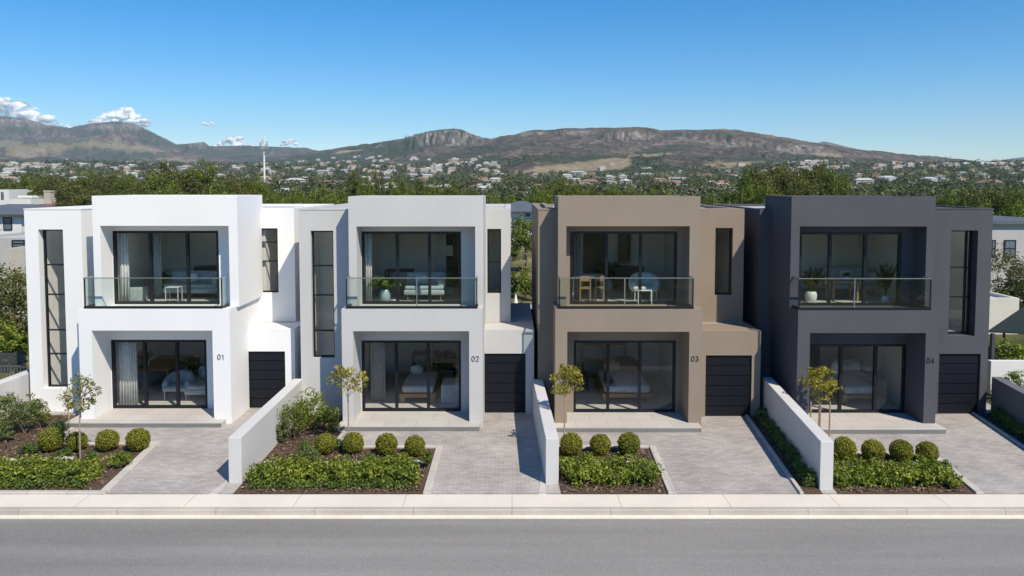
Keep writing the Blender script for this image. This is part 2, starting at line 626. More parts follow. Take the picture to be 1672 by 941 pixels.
def clumps_to_leaves(C, R, per, size, sz_var=0.35, flat=0.8, aspect=0.55, jitter=0.7):
    """leaves on the outside of many small clumps"""
    P, N = [], []
    for c_, r_ in zip(C, R):
        d = sphere_dirs(per)
        rad = r_ * rng.uniform(0.55, 1.05, per)
        q = d * rad[:, None]
        q[:, 2] *= flat
        P.append(c_ + q)
        N.append(d + np.array([0, 0, 0.35]))
    P, N = np.vstack(P), np.vstack(N)
    s = size * rng.uniform(1 - sz_var, 1 + sz_var, len(P))
    return leaf_arrays(P, N, s, aspect, jitter)


def tree_crown_clumps(k, rx, ry, rz, zc, cr, seed_rough=0.35):
    """clump centres through an uneven crown, denser towards its outside"""
    d = sphere_dirs(k)
    off = Vector((rng.uniform(0, 50), rng.uniform(0, 50), 0))
    lump = np.array([1 + seed_rough * noise.noise(Vector(q) * 1.6 + off) * 1.6 for q in d])
    rad = rng.uniform(0.35, 1.0, k) ** 0.6 * lump
    C = d * rad[:, None] * np.array([rx, ry, rz])
    C[:, 2] = np.where(C[:, 2] < 0, C[:, 2] * 0.75, C[:, 2]) + zc
    R = cr * rng.uniform(0.6, 1.35, k)
    return C, R


def make_tree(name, h, rx, rz, clumps, per, leaf, mat, bark, label, group, trunk_r=0.16, cr=None, lean=0.0, zc=None, limbs=6, multi=1):
    """prototype at the origin: trunk with limbs, crown of leaf clumps"""
    root = empty(name, (0, 0, 0), label, 'tree', group)
    zc = h - rz * 0.95 if zc is None else zc
    cr = rx * 0.28 if cr is None else cr
    C, R = tree_crown_clumps(clumps, rx, rx, rz, zc, cr)
    b = MB()
    for s in range(multi):
        x0 = (s - (multi - 1) / 2) * trunk_r * 3
        b.tube([(x0, 0, -0.3), (x0 * 1.1 + lean * 0.3, 0.02, zc * 0.35), (x0 * 1.5 + lean * 0.7, -0.03, zc * 0.7), (x0 * 2 + lean, 0.0, zc + rz * 0.4)],
               [trunk_r * 1.25, trunk_r, trunk_r * 0.8, trunk_r * 0.25])
        for k in range(limbs):
            tgt = Vector(C[rng.integers(len(C))])
            st = Vector((x0 * 1.4 + lean * 0.6, 0, zc * rng.uniform(0.5, 0.9)))
            mid = st.lerp(tgt, 0.55) + Vector((0, 0, -0.1 * rz))
            b.tube([st, mid, tgt], [trunk_r * 0.5, trunk_r * 0.32, trunk_r * 0.1], 5)
    b.build('trunk', M[bark], root, True)
    me = leaf_mesh(name + '_crown', clumps_to_leaves(C, R, per, leaf))
    link('crown', me, M[mat], root)
    return root


def place(root, x, y, z=0, rz=0, s=1.0, sz=None, label=None, group=None, used=set()):
    o = root if root.name not in used else copy_tree(root)
    used.add(root.name)
    o.location = (x, y, z)
    o.rotation_euler = (0, 0, rz)
    o.scale = (s, s, sz if sz else s)
    if label: o['label'] = label
    if group: o['group'] = group
    return o


# ------------------------------------------------------------------ world, sun, haze
w = bpy.data.worlds.new('World')
scene.world = w
w.use_nodes = True
wn, wl = w.node_tree.nodes, w.node_tree.links
sky = wn.new('ShaderNodeTexSky')
sky.sky_type = 'NISHITA'
sky.sun_disc = False
SUNV = Vector((0.63, -0.81, 1.14)).normalized()
sky.sun_elevation = math.asin(SUNV.z)
sky.sun_rotation = math.atan2(SUNV.x, SUNV.y)
sky.altitude = 0
sky.air_density = 1.0
sky.dust_density = 0.0
sky.ozone_density = 6.0
hs = wn.new('ShaderNodeHueSaturation')
hs.inputs['Saturation'].default_value = 1.40
wl.new(sky.outputs[0], hs.inputs['Color'])
wl.new(hs.outputs[0], wn['Background'].inputs['Color'])
wn['Background'].inputs['Strength'].default_value = 0.125
sl = bpy.data.lights.new('sun', 'SUN')
sl.energy = 4.95
sl.angle = math.radians(0.5)
sl.color = (1.0, 0.905, 0.74)
so = bpy.data.objects.new('sun', sl)
COL.objects.link(so)
so.rotation_euler = (-SUNV).to_track_quat('-Z', 'Y').to_euler()
so.location = SUNV * 100

scene.view_settings.view_transform = 'Standard'
scene.view_settings.look = 'None'
scene.view_settings.gamma = 1
scene.view_settings.exposure = 0.12
scene.view_settings.use_curve_mapping = False
cy = scene.cycles
cy.max_bounces = 9
cy.diffuse_bounces = 4
cy.glossy_bounces = 3
cy.transmission_bounces = 4
cy.transparent_max_bounces = 16
cy.volume_bounces = 1
cy.caustics_reflective = False
cy.caustics_refractive = False
cy.sample_clamp_indirect = 6
cy.use_denoising = True
cy.denoiser = 'OPENIMAGEDENOISE'
cy.use_adaptive_sampling = False


# ------------------------------------------------------------------ land
def zb(x, y):
    r = np.hypot(x, np.maximum(y, 0))
    return np.interp(r, [0, 60, 130, 260, 500, 900, 1500, 2300, 4000, 9000], [0, 0, -0.6, -0.8, 2, 13, 38, 58, 80, 120])


def spread_axis(lo, hi, near, k):
    t = np.linspace(-1, 1, k)
    return np.where(t < 0, -(np.abs(t) ** 2.6) * abs(lo), (t ** 2.6) * hi)


gx = spread_axis(-2600, 2600, 0, 90)
gy = np.concatenate([np.linspace(-160, 30, 12), np.geomspace(34, 1215, 70)])
verts, faces = [], []
for j, y in enumerate(gy):
    for i, x in enumerate(gx):
        z = float(zb(x, y)) - 0.02 - (0.16 if y < 17 else 0)
        if y > 40:
            z += noise.noise(Vector((x * 0.03, y * 0.03, 0))) * 0.35 * min(1, (y - 40) / 40)
        verts.append((x, y, z))
gk = len(gx)
for j in range(len(gy) - 1):
    for i in range(gk - 1):
        a_ = j * gk + i
        faces.append((a_, a_ + 1, a_ + gk + 1, a_ + gk))
me = bpy.data.meshes.new('ground')
me.from_pydata(verts, [], faces)
tag(link('ground', me, M['ground']), kind='structure')

SIL = [
    # crest distance, foot distance, skyline (across, up) as seen in the photo
    (5200, 2500, [(-700, 215), (-300, 200), (-120, 188), (0, 190), (40, 193), (80, 204), (115, 210), (150, 203), (180, 200), (200, 199), (225, 204), (260, 220), (290, 236), (310, 235), (335, 232), (345, 239), (400, 238), (450, 240), (500, 242), (515, 246), (620, 262), (800, 275)]),
    (3300, 1600, [(200, 290), (330, 272), (420, 262), (500, 250), (560, 241), (620, 233), (660, 226), (690, 218), (720, 212), (740, 211), (755, 213), (775, 221), (795, 226), (830, 232), (900, 250), (1000, 275)]),
    (2600, 1250, [(560, 290), (640, 275), (700, 258), (760, 238), (800, 228), (830, 221), (850, 216), (870, 213), (925, 210), (1000, 209), (1040, 208), (1080, 212), (1140, 212), (1180, 211), (1220, 216), (1260, 221), (1320, 232), (1400, 244), (1500, 255), (1580, 263), (1640, 270), (1700, 277), (1900, 288), (2400, 290)]),
    (6900, 5400, [(1100, 262), (1240, 250), (1320, 236), (1340, 231), (1352, 232), (1365, 236), (1390, 241), (1500, 262), (1600, 265), (1640, 260), (1672, 256), (1760, 248), (2000, 240), (2400, 245)]),
]
FIELDS = [  # dry fields on the slopes: centre, half sizes, tilt
    (925, 275, 105, 8, -0.06), (985, 266, 50, 5, -0.12), (1180, 270, 60, 5, -0.05), (1310, 268, 50, 3, 0.0), (60, 246, 60, 12, -0.1),
    (205, 240, 80, 6, 0.08), (20, 236, 22, 6, 0), (570, 244, 45, 4, -0.14), (740, 266, 14, 5, 0), (1060, 254, 35, 2, -0.05), (300, 262, 40, 3, 0.05), (230, 267, 30, 4, 0.05),
    (560, 274, 22, 4, 0), (1350, 254, 28, 3, 0.1)]
ROCKS = [(735, 226, 62, 11), (1030, 222, 38, 7), (860, 219, 30, 4), (1185, 236, 40, 5), (200, 208, 45, 6), (60, 200, 70, 7), (325, 237, 18, 4), (1300, 244, 45, 7), (945, 217, 25, 4), (1120, 226, 20, 4)]
CRAGS = [[(60, 110, 0.80, 0.22), (205, 70, 0.76, 0.26), (325, 26, 0.72, 0.3), (440, 70, 0.85, 0.12)],
         [(728, 92, 0.66, 0.40), (640, 30, 0.8, 0.15), (795, 16, 0.86, 0.1)],
         [(1030, 50, 0.80, 0.18), (900, 60, 0.88, 0.10), (1200, 60, 0.74, 0.13), (1300, 70, 0.70, 0.12), (1120, 40, 0.86, 0.1)],
         [(1340, 30, 0.8, 0.15), (1660, 60, 0.8, 0.15)]]
ss = np.concatenate([np.linspace(-1.25, -0.72, 60, endpoint=False), np.linspace(-0.72, 0.72, 640), np.linspace(0.72, 1.25, 61)[1:]])
hy = np.concatenate([np.linspace(1180, 2150, 36), np.linspace(2170, 3400, 80), np.linspace(3440, 4300, 16), np.linspace(4340, 5300, 34), np.linspace(5380, 7350, 26)])
verts, faces, mf, mfi, mr = [], [], [], [], []
sil = [(yc, yf, np.interp(ss * F + CX, [q[0] for q in pts], [q[1] for q in pts])) for yc, yf, pts in SIL]
for y in hy:
    for i, s in enumerate(ss):
        x = s * y
        base = float(zb(x, y))
        z, lay, tt = base - 2 if y < 1210 else base, -1, 0
        for q, (yc, yf, vv) in enumerate(sil):
            wob = noise.noise(Vector((s * 9, q * 7.3, 0))) * 0.08
            t = (y - yf) / (yc - yf)
            zc = CAMH + (301.8 - vv[i]) / F * yc
            b0 = float(zb(s * yf, yf))
            if t <= 0 or zc < b0:
                continue
            if t <= 1:
                pr = 0.62 * t + 0.38 * t ** 3
                # crags: a steep step with gullies, where the photo shows bare cliffs
                u_ = s * F + CX
                for (cu, cw, t0, hh) in CRAGS[q]:
                    t0 = t0 + noise.noise(Vector((s * 22, 4.4, q))) * 0.05
                    wgt = max(0.0, 1 - ((u_ - cu) / cw) ** 2) ** 0.6
                    if wgt <= 0: continue
                    gul = noise.fractal(Vector((s * 260, 0.3 * y / 400, q)), 0.8, 2.1, 4) * 0.034 + noise.noise(Vector((s * 70, 1, q))) * 0.035
                    st_ = min(1.0, max(0.0, (t + gul - t0) / 0.035))
                    top_ = 0.62 * t0 + 0.38 * t0 ** 3 + hh
                    tgt = (0.62 * t + 0.38 * t ** 3) if t + gul < t0 else max(pr, min(1.0, top_ + (t - t0) / (1 - t0) * (1 - top_)))
                    pr = pr + wgt * st_ * (tgt - pr)
            else:
                pr = 1 - (t - 1) * 0.9
            p3 = Vector((x * 0.0016, y * 0.0016, q * 9))
            nz = (noise.fractal(p3, 0.9, 2.1, 7) * 0.17 - abs(noise.noise(p3 * 1.7)) * 0.13) * (zc - b0)
            env = max(0.06, math.sin(min(1, max(0, t)) * math.pi)) if t < 1 else 0.1
            zz = b0 + (zc - b0) * pr + nz * env + noise.fractal(Vector((x * 0.012, y * 0.012, 3)), 0.7, 2.2, 4) * 6
            if t < 1:      # the skyline is the crest's, not the shoulder's
                zz = min(zz, CAMH + (301.8 - vv[i] - 2.6 * min(1, (1 - t) * 7)) / F * y)
            if zz > z:
                z, lay, tt = zz, q, t
        verts.append((x, y, z))
        # what grows here
        u = CX + s * F
        v = 301.8 - (z - CAMH) / y * F
        nn = noise.fractal(Vector((x * 0.004, y * 0.004, 1.7)), 0.8, 2.1, 5)
        fo = nn * 1.3 + (0.62 if lay == 1 else 0.42 if lay == 2 and tt < 0.45 else 0.05) - max(0, tt - (0.6 if lay == 1 else 0.45)) * 1.1 + (0.33 if lay == 0 else 0)
        mf.append(min(1, max(0, fo * 3)))
        fi = 0.0
        for (fu, fv, fa, fb, fr) in FIELDS:
            du, dv = u - fu, v - fv
            dv -= du * -fr * -1
            e = (du / fa) ** 2 + (dv / fb) ** 2
            fi = max(fi, (1.1 - e + nn * 0.9) * 4)
        mfi.append(min(0.55 if lay == 0 else 1, max(0, fi)) if tt < 0.85 else 0.0)
        ro = 0.0
        for (fu, fv, fa, fb) in ROCKS:
            e = ((u - fu) / fa) ** 2 + ((v - fv) / fb) ** 2
            ro = max(ro, (1.15 - e + noise.noise(Vector((u * 0.12, v * 0.2, 5))) * 1.5) * 2.2)
        mr.append(min(0.95, max(0, ro)) if tt > 0.4 else 0.0)
gk = len(ss)
for j in range(len(hy) - 1):
    for i in range(gk - 1):
        a_ = j * gk + i
        faces.append((a_, a_ + 1, a_ + gk + 1, a_ + gk))
me = bpy.data.meshes.new('hills')
me.from_pydata(verts, [], faces)
for nm, arr in (('forest', mf), ('field', mfi), ('rock', mr)):
    at_ = me.attributes.new(nm, 'FLOAT', 'POINT')
    at_.data.foreach_set('value', np.array(arr, dtype=np.float32))
for q in me.polygons:
    q.use_smooth = True
hills = tag(link('hills', me, M['hill']), kind='structure')
HV = np.array(verts).reshape(len(hy), len(ss), 3)


def land_z(x, y):
    if y < 1200:
        return float(zb(x, y))
    j = int(np.searchsorted(hy, y)); j = min(max(j, 1), len(hy) - 1)
    s = x / y
    i = min(max(int(np.searchsorted(ss, s)), 0), len(ss) - 1)
    return float(HV[j, i, 2])


# ------------------------------------------------------------------ street
def sheet(name, x0, x1, y0, y1, z, mat, kind='structure'):
    return tag(MB().poly([(x0, y0, z), (x1, y0, z), (x1, y1, z), (x0, y1, z)]).build(name, M[mat]), kind=kind)


Y_PAV, Y_KERB, Y_GUT = gr(836, 807).y, gr(836, 829).y, gr(836, 846.5, -0.12).y
sheet('road', -70, 70, 7.0, Y_GUT, -0.135, 'asphalt')
tag(MB().box(-70, 70, Y_GUT, Y_KERB - 0.11, -0.3, -0.12).build('gutter', M['gutter']), kind='structure')
tag(MB().box(-70, 70, Y_KERB - 0.11, Y_KERB + 0.04, -0.3, 0.0, 0.018).build('kerb', M['kerb']), kind='structure')
tag(MB().box(-70, 70, Y_KERB + 0.045, Y_PAV, -0.3, -0.002).build('pavement', M['pavement']), kind='structure')
# the other side of the street, seen in the windows
tag(MB().box(-70, 70, 4.2, 7.0, -0.3, 0.0).build('pavement', M['pavement']), kind='structure')

FRONT_B = K(24.5)
sheet('driveway', -15.2, 15.0, Y_PAV, FRONT_B, 0.006, 'paver')


# ------------------------------------------------------------------ garden walls
def garden_wall(front, back, h, mat, label):
    (xl, xr, yf), (bl, br, yb) = front, back
    o = MB()
    o.prism([G(xl, yf), G(xr, yf), G(br, yb), G(bl, yb)], -0.1, h)
    w_ = o.build('garden_wall', M[mat])
    bv = w_.modifiers.new('edge', 'BEVEL'); bv.width = 0.012; bv.segments = 2
    tag(w_, label, 'garden wall', 'garden walls between the plots')
    return w_


garden_wall((-15.35, -15.02, 17.2), (-15.2, -14.87, 24.2), 1.1, 'gwall', 'pale grey garden wall at the left end of the row beside the white house')
garden_wall((-6.54, -6.24, 17.68), (-6.56, -6.28, 23.05), 1.08, 'gwall', 'light grey garden wall between the white house and the light grey house')
garden_wall((0.775, 1.075, 17.62), (0.625, 0.915, 23.0), 1.08, 'gwall', 'light grey garden wall between the light grey house and the brown house')
garden_wall((6.95, 7.25, 17.3), (7.53, 7.80, 23.1), 1.12, 'gwall', 'light grey garden wall between the brown house and the charcoal house')
garden_wall((13.55, 13.85, 17.3), (14.50, 14.80, 23.2), 1.1, 'dwall', 'dark grey garden wall at the right end beside the charcoal house')


# ------------------------------------------------------------------ planting beds
def bed(poly, edges, nchips):
    """soil inside an edge of pale kerbing"""
    poly = [G(*q) for q in poly]
    edges = [(*G(q[0], q[1]), *G(q[2], q[3]), q[4]) for q in edges]
    b = MB()
    b.poly([(x, y, 0.014) for x, y in poly])
    tag(b.build('soil', M['mulch']), kind='structure')
    e = MB()
    for (x0, y0, x1, y1, w_) in edges:
        d = Vector((x1 - x0, y1 - y0)); d.normalize()
        nn_ = Vector((-d.y, d.x)) * w_ / 2
        e.prism([(x0 + nn_.x, y0 + nn_.y), (x0 - nn_.x, y0 - nn_.y), (x1 - nn_.x, y1 - nn_.y), (x1 + nn_.x, y1 + nn_.y)], -0.05, 0.06)
    eo = e.build('edging', M['edging'])
    bv = eo.modifiers.new('edge', 'BEVEL'); bv.width = 0.01; bv.segments = 1
    tag(eo, kind='structure')
    A4 = [np.array(q) for q in poly]
    a_, t_ = rng.uniform(0.02, 0.975, nchips)[:, None], rng.uniform(0.02, 0.97, nchips)[:, None]
    P = (A4[0] * (1 - a_) + A4[1] * a_) * (1 - t_) + (A4[3] * (1 - a_) + A4[2] * a_) * t_
    P = np.column_stack([P, rng.uniform(0.02, 0.05, nchips)])
    N = np.tile(np.array([0, 0, 1.0]), (nchips, 1))
    V = leaf_arrays(P, N, rng.uniform(0.04, 0.11, nchips), 0.5, 0.35)
    o = link('bark_chips', leaf_mesh('bark_chips', V), M['chip'])
    tag(o, 'brown bark chips strewn over the planting bed', 'bark chips', kind='stuff')


EDGE = 0.13
bed([(-16.5, 17.16), (-9.22, 17.16), (-9.5, 20.25), (-16.5, 20.25)],
    [(-16.5, 17.10, -9.07, 17.10, EDGE), (-9.13, 17.17, -9.47, 20.28, 0.2), (-12.4, 20.32, -9.37, 20.32, 0.14)], 3000)
bed([(-14.98, 20.26), (-12.45, 20.26), (-12.45, 22.9), (-14.9, 22.9)], [(-12.4, 20.4, -12.4, 21.6, 0.12)], 900)
bed([(-6.22, 17.06), (-1.98, 17.06), (-1.98, 20.0), (-6.24, 20.0)], [(-1.9, 17.04, -1.9, 20.1, 0.17), (-4.6, 20.07, -1.99, 20.07, 0.14)], 2600)
bed([(-6.24, 20.01), (-4.72, 20.01), (-4.72, 22.9), (-6.26, 22.9)], [(-4.68, 20.15, -4.68, 21.3, 0.1)], 700)
bed([(1.1, 17.06), (3.48, 17.06), (3.58, 20.0), (0.99, 20.0)], [(3.56, 17.04, 3.68, 20.1, 0.17), (1.0, 20.07, 3.58, 20.07, 0.14)], 1600)
bed([(7.27, 17.06), (10.33, 17.06), (10.62, 19.55), (7.5, 19.55)], [(10.42, 17.04, 10.72, 19.66, 0.17), (7.55, 19.62, 10.62, 19.62, 0.14)], 2000)
bed([(6.5, 17.06), (6.93, 17.06), (7.5, 23.0), (7.06, 23.0)], [(6.45, 17.04, 7.01, 23.0, 0.09)], 350)
bed([(13.0, 17.06), (13.5, 17.06), (14.45, 23.1), (13.95, 23.1)], [(12.95, 17.04, 13.9, 23.1, 0.09)], 350)
# pale margins at the foot of the two walls on the left
for x0, x1, yb in ((-6.75, -6.56, 18.5), (0.60, 0.765, 18.9)):
    tag(MB().prism([(x0, Y_PAV), (G(x1, 17.1)[0] - 0.005, Y_PAV), (G(x1, yb)[0] - 0.005, K(yb)), (G(x1, yb)[0] - 0.03, K(yb))], -0.02, 0.014).build('edging', M['edging']), kind='structure')

# pale stones between the hedges and the clipped balls
def stones(spots, y, where):
    for x in spots:
        b = MB()
        w_ = random.uniform(0.2, 0.42)
        b.ball((G(x, y)[0] + random.uniform(-0.15, 0.15), K(y) + random.uniform(-0.07, 0.07), 0.03), (w_ * 0.6, random.uniform(0.07, 0.11), 0.045), 3, 0.5)
        o = b.build('edging_stone', M['stone'])
        tag(o, 'pale flat stone in the row behind the hedge ' + where, 'stone', 'pale stones behind the hedges')


stones([-15.0, -14.2, -13.4, -12.6, -11.9, -11.1], 19.15, 'of the white house')
stones([-5.9, -5.1, -4.4, -3.7, -3.0, -2.4], 18.95, 'of the light grey house')
stones([1.5, 2.2, 2.9], 18.95, 'of the brown house')
stones([7.75, 8.4, 9.1, 9.75], 18.75, 'of the charcoal house')


# ------------------------------------------------------------------ clipped balls, hedges, shrubs
def ball_mesh(r, k):
    d = sphere_dirs(k)
    off = Vector((rng.uniform(0, 30),) * 3)
    lum = np.array([1 + 0.07 * noise.noise(Vector(q) * 3 + off) + 0.05 * noise.noise(Vector(q) * 9 + off) for q in d])
    P = d * (r * rng.uniform(0.86, 1.02, k) * lum)[:, None] + np.array([0, 0, r * 0.97])
    V = leaf_arrays(P, d, r * 0.115 * rng.uniform(0.7, 1.4, k), 0.6, 0.75)
    bm = bmesh.new()
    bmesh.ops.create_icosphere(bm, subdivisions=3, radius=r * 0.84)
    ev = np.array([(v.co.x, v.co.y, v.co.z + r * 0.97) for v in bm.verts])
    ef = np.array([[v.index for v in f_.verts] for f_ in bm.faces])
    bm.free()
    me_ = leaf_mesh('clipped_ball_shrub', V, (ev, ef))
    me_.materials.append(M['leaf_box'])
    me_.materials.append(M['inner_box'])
    return me_


BM_ = [ball_mesh(0.3, 4200) for _ in range(3)]
balls = [  # across, base row, radius in the photo, label
    (79.7, 738, 19.8, 'clipped ball shrub, leftmost of the four before the white house'),
    (121, 738, 16.6, 'clipped ball shrub behind the thin young tree before the white house'),
    (171.6, 737.5, 18, 'clipped ball shrub third from the left before the white house'),
    (222, 737, 18.9, 'clipped ball shrub nearest the driveway before the white house'),
    (529.8, 742, 17.2, 'clipped ball shrub nearest the big bushes before the light grey house'),
    (575, 742, 17.7, 'clipped ball shrub at the foot of the young tree before the light grey house'),
    (630, 744, 18.2, 'clipped ball shrub third from the left before the light grey house'),
    (676.5, 746, 17, 'clipped ball shrub nearest the driveway before the light grey house'),
    (933, 745, 18.5, 'clipped ball shrub against the garden wall before the brown house'),
    (981, 744, 17.5, 'clipped ball shrub in the middle of three before the brown house'),
    (1028, 744, 18.7, 'clipped ball shrub nearest the driveway before the brown house'),
    (1381.5, 753, 19, 'clipped ball shrub against the garden wall before the charcoal house'),
    (1428.7, 755, 18.4, 'clipped ball shrub second from the wall before the charcoal house'),
    (1475, 755, 18.4, 'clipped ball shrub third from the wall before the charcoal house'),
    (1518, 757, 17.4, 'clipped ball shrub nearest the driveway before the charcoal house')]
for k, (u, v, r, lab) in enumerate(balls):
    p_ = gr(u, v, 0.035)
    o = link('clipped_ball_shrub', BM_[k % 3], None)
    rr = r * p_.y / F / 0.3
    o.location = (p_.x, p_.y + 0.12, 0.03)
    o.scale = (rr, rr, rr * random.uniform(0.96, 1.02))
    o.rotation_euler = (0, 0, random.uniform(0, 6))
    tag(o, lab, 'shrub', 'clipped ball shrubs in the front gardens')


def hedge(x0, x1, y0, y1, h, k, per, leaf, mat, name, label, cat, group, slant=0.0, cr=0.15):
    C = np.column_stack([rng.uniform(x0, x1, k), rng.uniform(y0, y1, k), rng.uniform(0.05, 1, k) ** 0.55 * h])
    edge = np.array([0.78 + 0.34 * noise.noise(Vector((q[0] * 1.9, q[1] * 1.9, 4))) + 0.1 for q in C])
    C[:, 2] = np.maximum(C[:, 2] * edge - cr * 0.5, 0.06)
    C[:, 0] += (C[:, 1] - y0) * slant
    C[:, :2] = np.array([G(*q) for q in C[:, :2]])
    R = cr * rng.uniform(0.7, 1.4, k)
    V = clumps_to_leaves(C, R, per, leaf, jitter=0.6)
    V = V[V.reshape(-1, 4, 3)[:, :, 2].min(axis=1).repeat(4) > 0.0]
    o = link(name, leaf_mesh(name, V), M[mat])
    return tag(o, label, cat, group)


HG = 'leafy hedges along the pavement'
hedge(-16.2, -9.75, 17.5, 18.4, 0.50, 520, 40, 0.075, 'leaf_hedge', 'hedge', 'leafy green hedge along the pavement before the white house', 'hedge', HG)
hedge(-6.0, -2.2, 17.45, 18.35, 0.50, 350, 40, 0.075, 'leaf_hedge', 'hedge', 'leafy green hedge along the pavement before the light grey house', 'hedge', HG)
hedge(1.25, 3.35, 17.45, 18.35, 0.50, 205, 40, 0.075, 'leaf_hedge', 'hedge', 'short leafy hedge along the pavement before the brown house', 'hedge', HG)
hedge(7.4, 10.15, 17.4, 18.25, 0.48, 260, 40, 0.075, 'leaf_hedge', 'hedge', 'leafy green hedge along the pavement before the charcoal house', 'hedge', HG)
hedge(-16.2, -9.7, 17.32, 17.52, 0.24, 170, 26, 0.055, 'leaf_cover', 'ground_cover', 'low ground cover growing along the foot of the hedge', 'ground cover', None, cr=0.10)['kind'] = 'stuff'
hedge(-6.0, -2.25, 17.3, 17.48, 0.22, 110, 26, 0.055, 'leaf_cover', 'ground_cover', 'low ground cover growing along the foot of the hedge', 'ground cover', None, cr=0.10)['kind'] = 'stuff'
hedge(6.68, 6.95, 17.4, 22.7, 0.36, 170, 26, 0.06, 'leaf_cover', 'hedge', 'narrow dark hedge along the wall beside the brown house driveway', 'hedge', 'narrow hedges along the walls', slant=0.1, cr=0.1)
hedge(13.3, 13.55, 17.6, 22.8, 0.40, 170, 26, 0.06, 'leaf_cover', 'hedge', 'narrow dark hedge along the dark wall at the right end', 'hedge', 'narrow hedges along the walls', slant=0.16, cr=0.1)


def shrub(u, v, wpx, hpx, mat, label, leaf=0.07, k=34, per=38, group='loose shrubs in the planting beds', stems=5, z0=0.03):
    p_ = gr(u, v, z0)
    sc = p_.y / F
    rw, hh = wpx * sc / 2, hpx * sc
    root = empty('shrub', (p_.x, p_.y, z0), label, 'shrub', group)
    d = sphere_dirs(k)
    C = d * (rng.uniform(0.25, 1, k) ** 0.6)[:, None] * np.array([rw * 0.82, rw * 0.7, hh * 0.5])
    C[:, 2] = np.clip(C[:, 2] * 0.85 + hh * 0.52, 0.05, None)
    C += np.array(p_) * np.array([1, 1, 0]) + np.array([0, 0, z0])
    V = clumps_to_leaves(C, rw * 0.30 * rng.uniform(0.6, 1.35, k), per, leaf)
    link('foliage', leaf_mesh('foliage', V), M[mat], root)
    b = MB()
    for s in range(stems):
        t_ = Vector(C[rng.integers(k)])
        b.tube([(p_.x + rng.uniform(-.06, .06), p_.y + rng.uniform(-.06, .06), z0 - 0.02), Vector((p_.x, p_.y, 0)).lerp(t_, 0.5) + Vector((0, 0, t_.z * 0.1)), t_], [0.014, 0.010, 0.004], 5)
    b.build('stem', M['bark'], root)
    return root


shrub(12, 704, 62, 64, 'leaf_green', 'leafy green shrub at the left edge of the white house bed')
shrub(40, 708, 58, 70, 'leaf_silver', 'tall silvery shrub beside the left garden wall', 0.06)
shrub(64, 698, 44, 50, 'leaf_green', 'upright green shrub before the tall window of the white house', 0.06)
shrub(95, 708, 34, 24, 'leaf_silver', 'low silvery bush left of the white house step', 0.05)
shrub(48, 742, 30, 18, 'leaf_cover', 'small round bush left of the leftmost clipped ball', 0.05)
shrub(8, 722, 30, 34, 'leaf_silver', 'grey green bush at the photo edge before the left wall', 0.05)
shrub(196, 762, 40, 26, 'leaf_hedge', 'small leafy bush at the driveway corner of the white house bed', 0.05)
shrub(148, 752, 26, 16, 'leaf_cover', 'tiny bush beside the thin young tree of the white house', 0.045)
shrub(105, 746, 24, 13, 'leaf_cover', 'tiny bush under the clipped ball behind the young tree', 0.045)
shrub(480, 716, 72, 74, 'leaf_green', 'big pale green bush against the wall before the light grey house', 0.06, 40)
shrub(510, 697, 68, 66, 'leaf_hedge', 'tall dense bush under the tall window of the light grey house', 0.07, 40)
shrub(537, 704, 44, 44, 'leaf_green', 'bushy shrub beside the porch of the light grey house', 0.06)
shrub(462, 722, 30, 40, 'leaf_silver', 'thin silvery shrub at the foot of the wall before the light grey house', 0.05)
shrub(505, 752, 56, 22, 'leaf_silver', 'low feathery bush before the leftmost ball of the light grey house', 0.05)
shrub(497, 738, 24, 20, 'leaf_cover', 'small dark bush between the feathery bush and the big bush', 0.05)
shrub(552, 736, 22, 20, 'leaf_silver', 'small grey bush between two clipped balls of the light grey house', 0.045)
shrub(658, 758, 28, 20, 'leaf_hedge', 'small bush before the last clipped ball of the light grey house', 0.05)
shrub(697, 764, 22, 30, 'leaf_green', 'upright leafy bush at the driveway corner of the light grey house bed', 0.05)
shrub(605, 752, 18, 12, 'leaf_cover', 'tiny bush before the balls of the light grey house', 0.04)
shrub(958, 762, 30, 26, 'leaf_hedge', 'loose bush between the balls and hedge of the brown house', 0.06)
shrub(918, 768, 26, 22, 'leaf_cover', 'small bush against the garden wall of the brown house', 0.05)
shrub(1062, 778, 22, 24, 'leaf_hedge', 'leafy bush at the driveway corner of the brown house bed', 0.05)
shrub(1540, 780, 36, 30, 'leaf_cover', 'bush at the driveway corner of the charcoal house bed', 0.05)
shrub(1556, 798, 20, 16, 'leaf_hedge', 'small yellow green bush at the front corner of the charcoal house bed', 0.05)


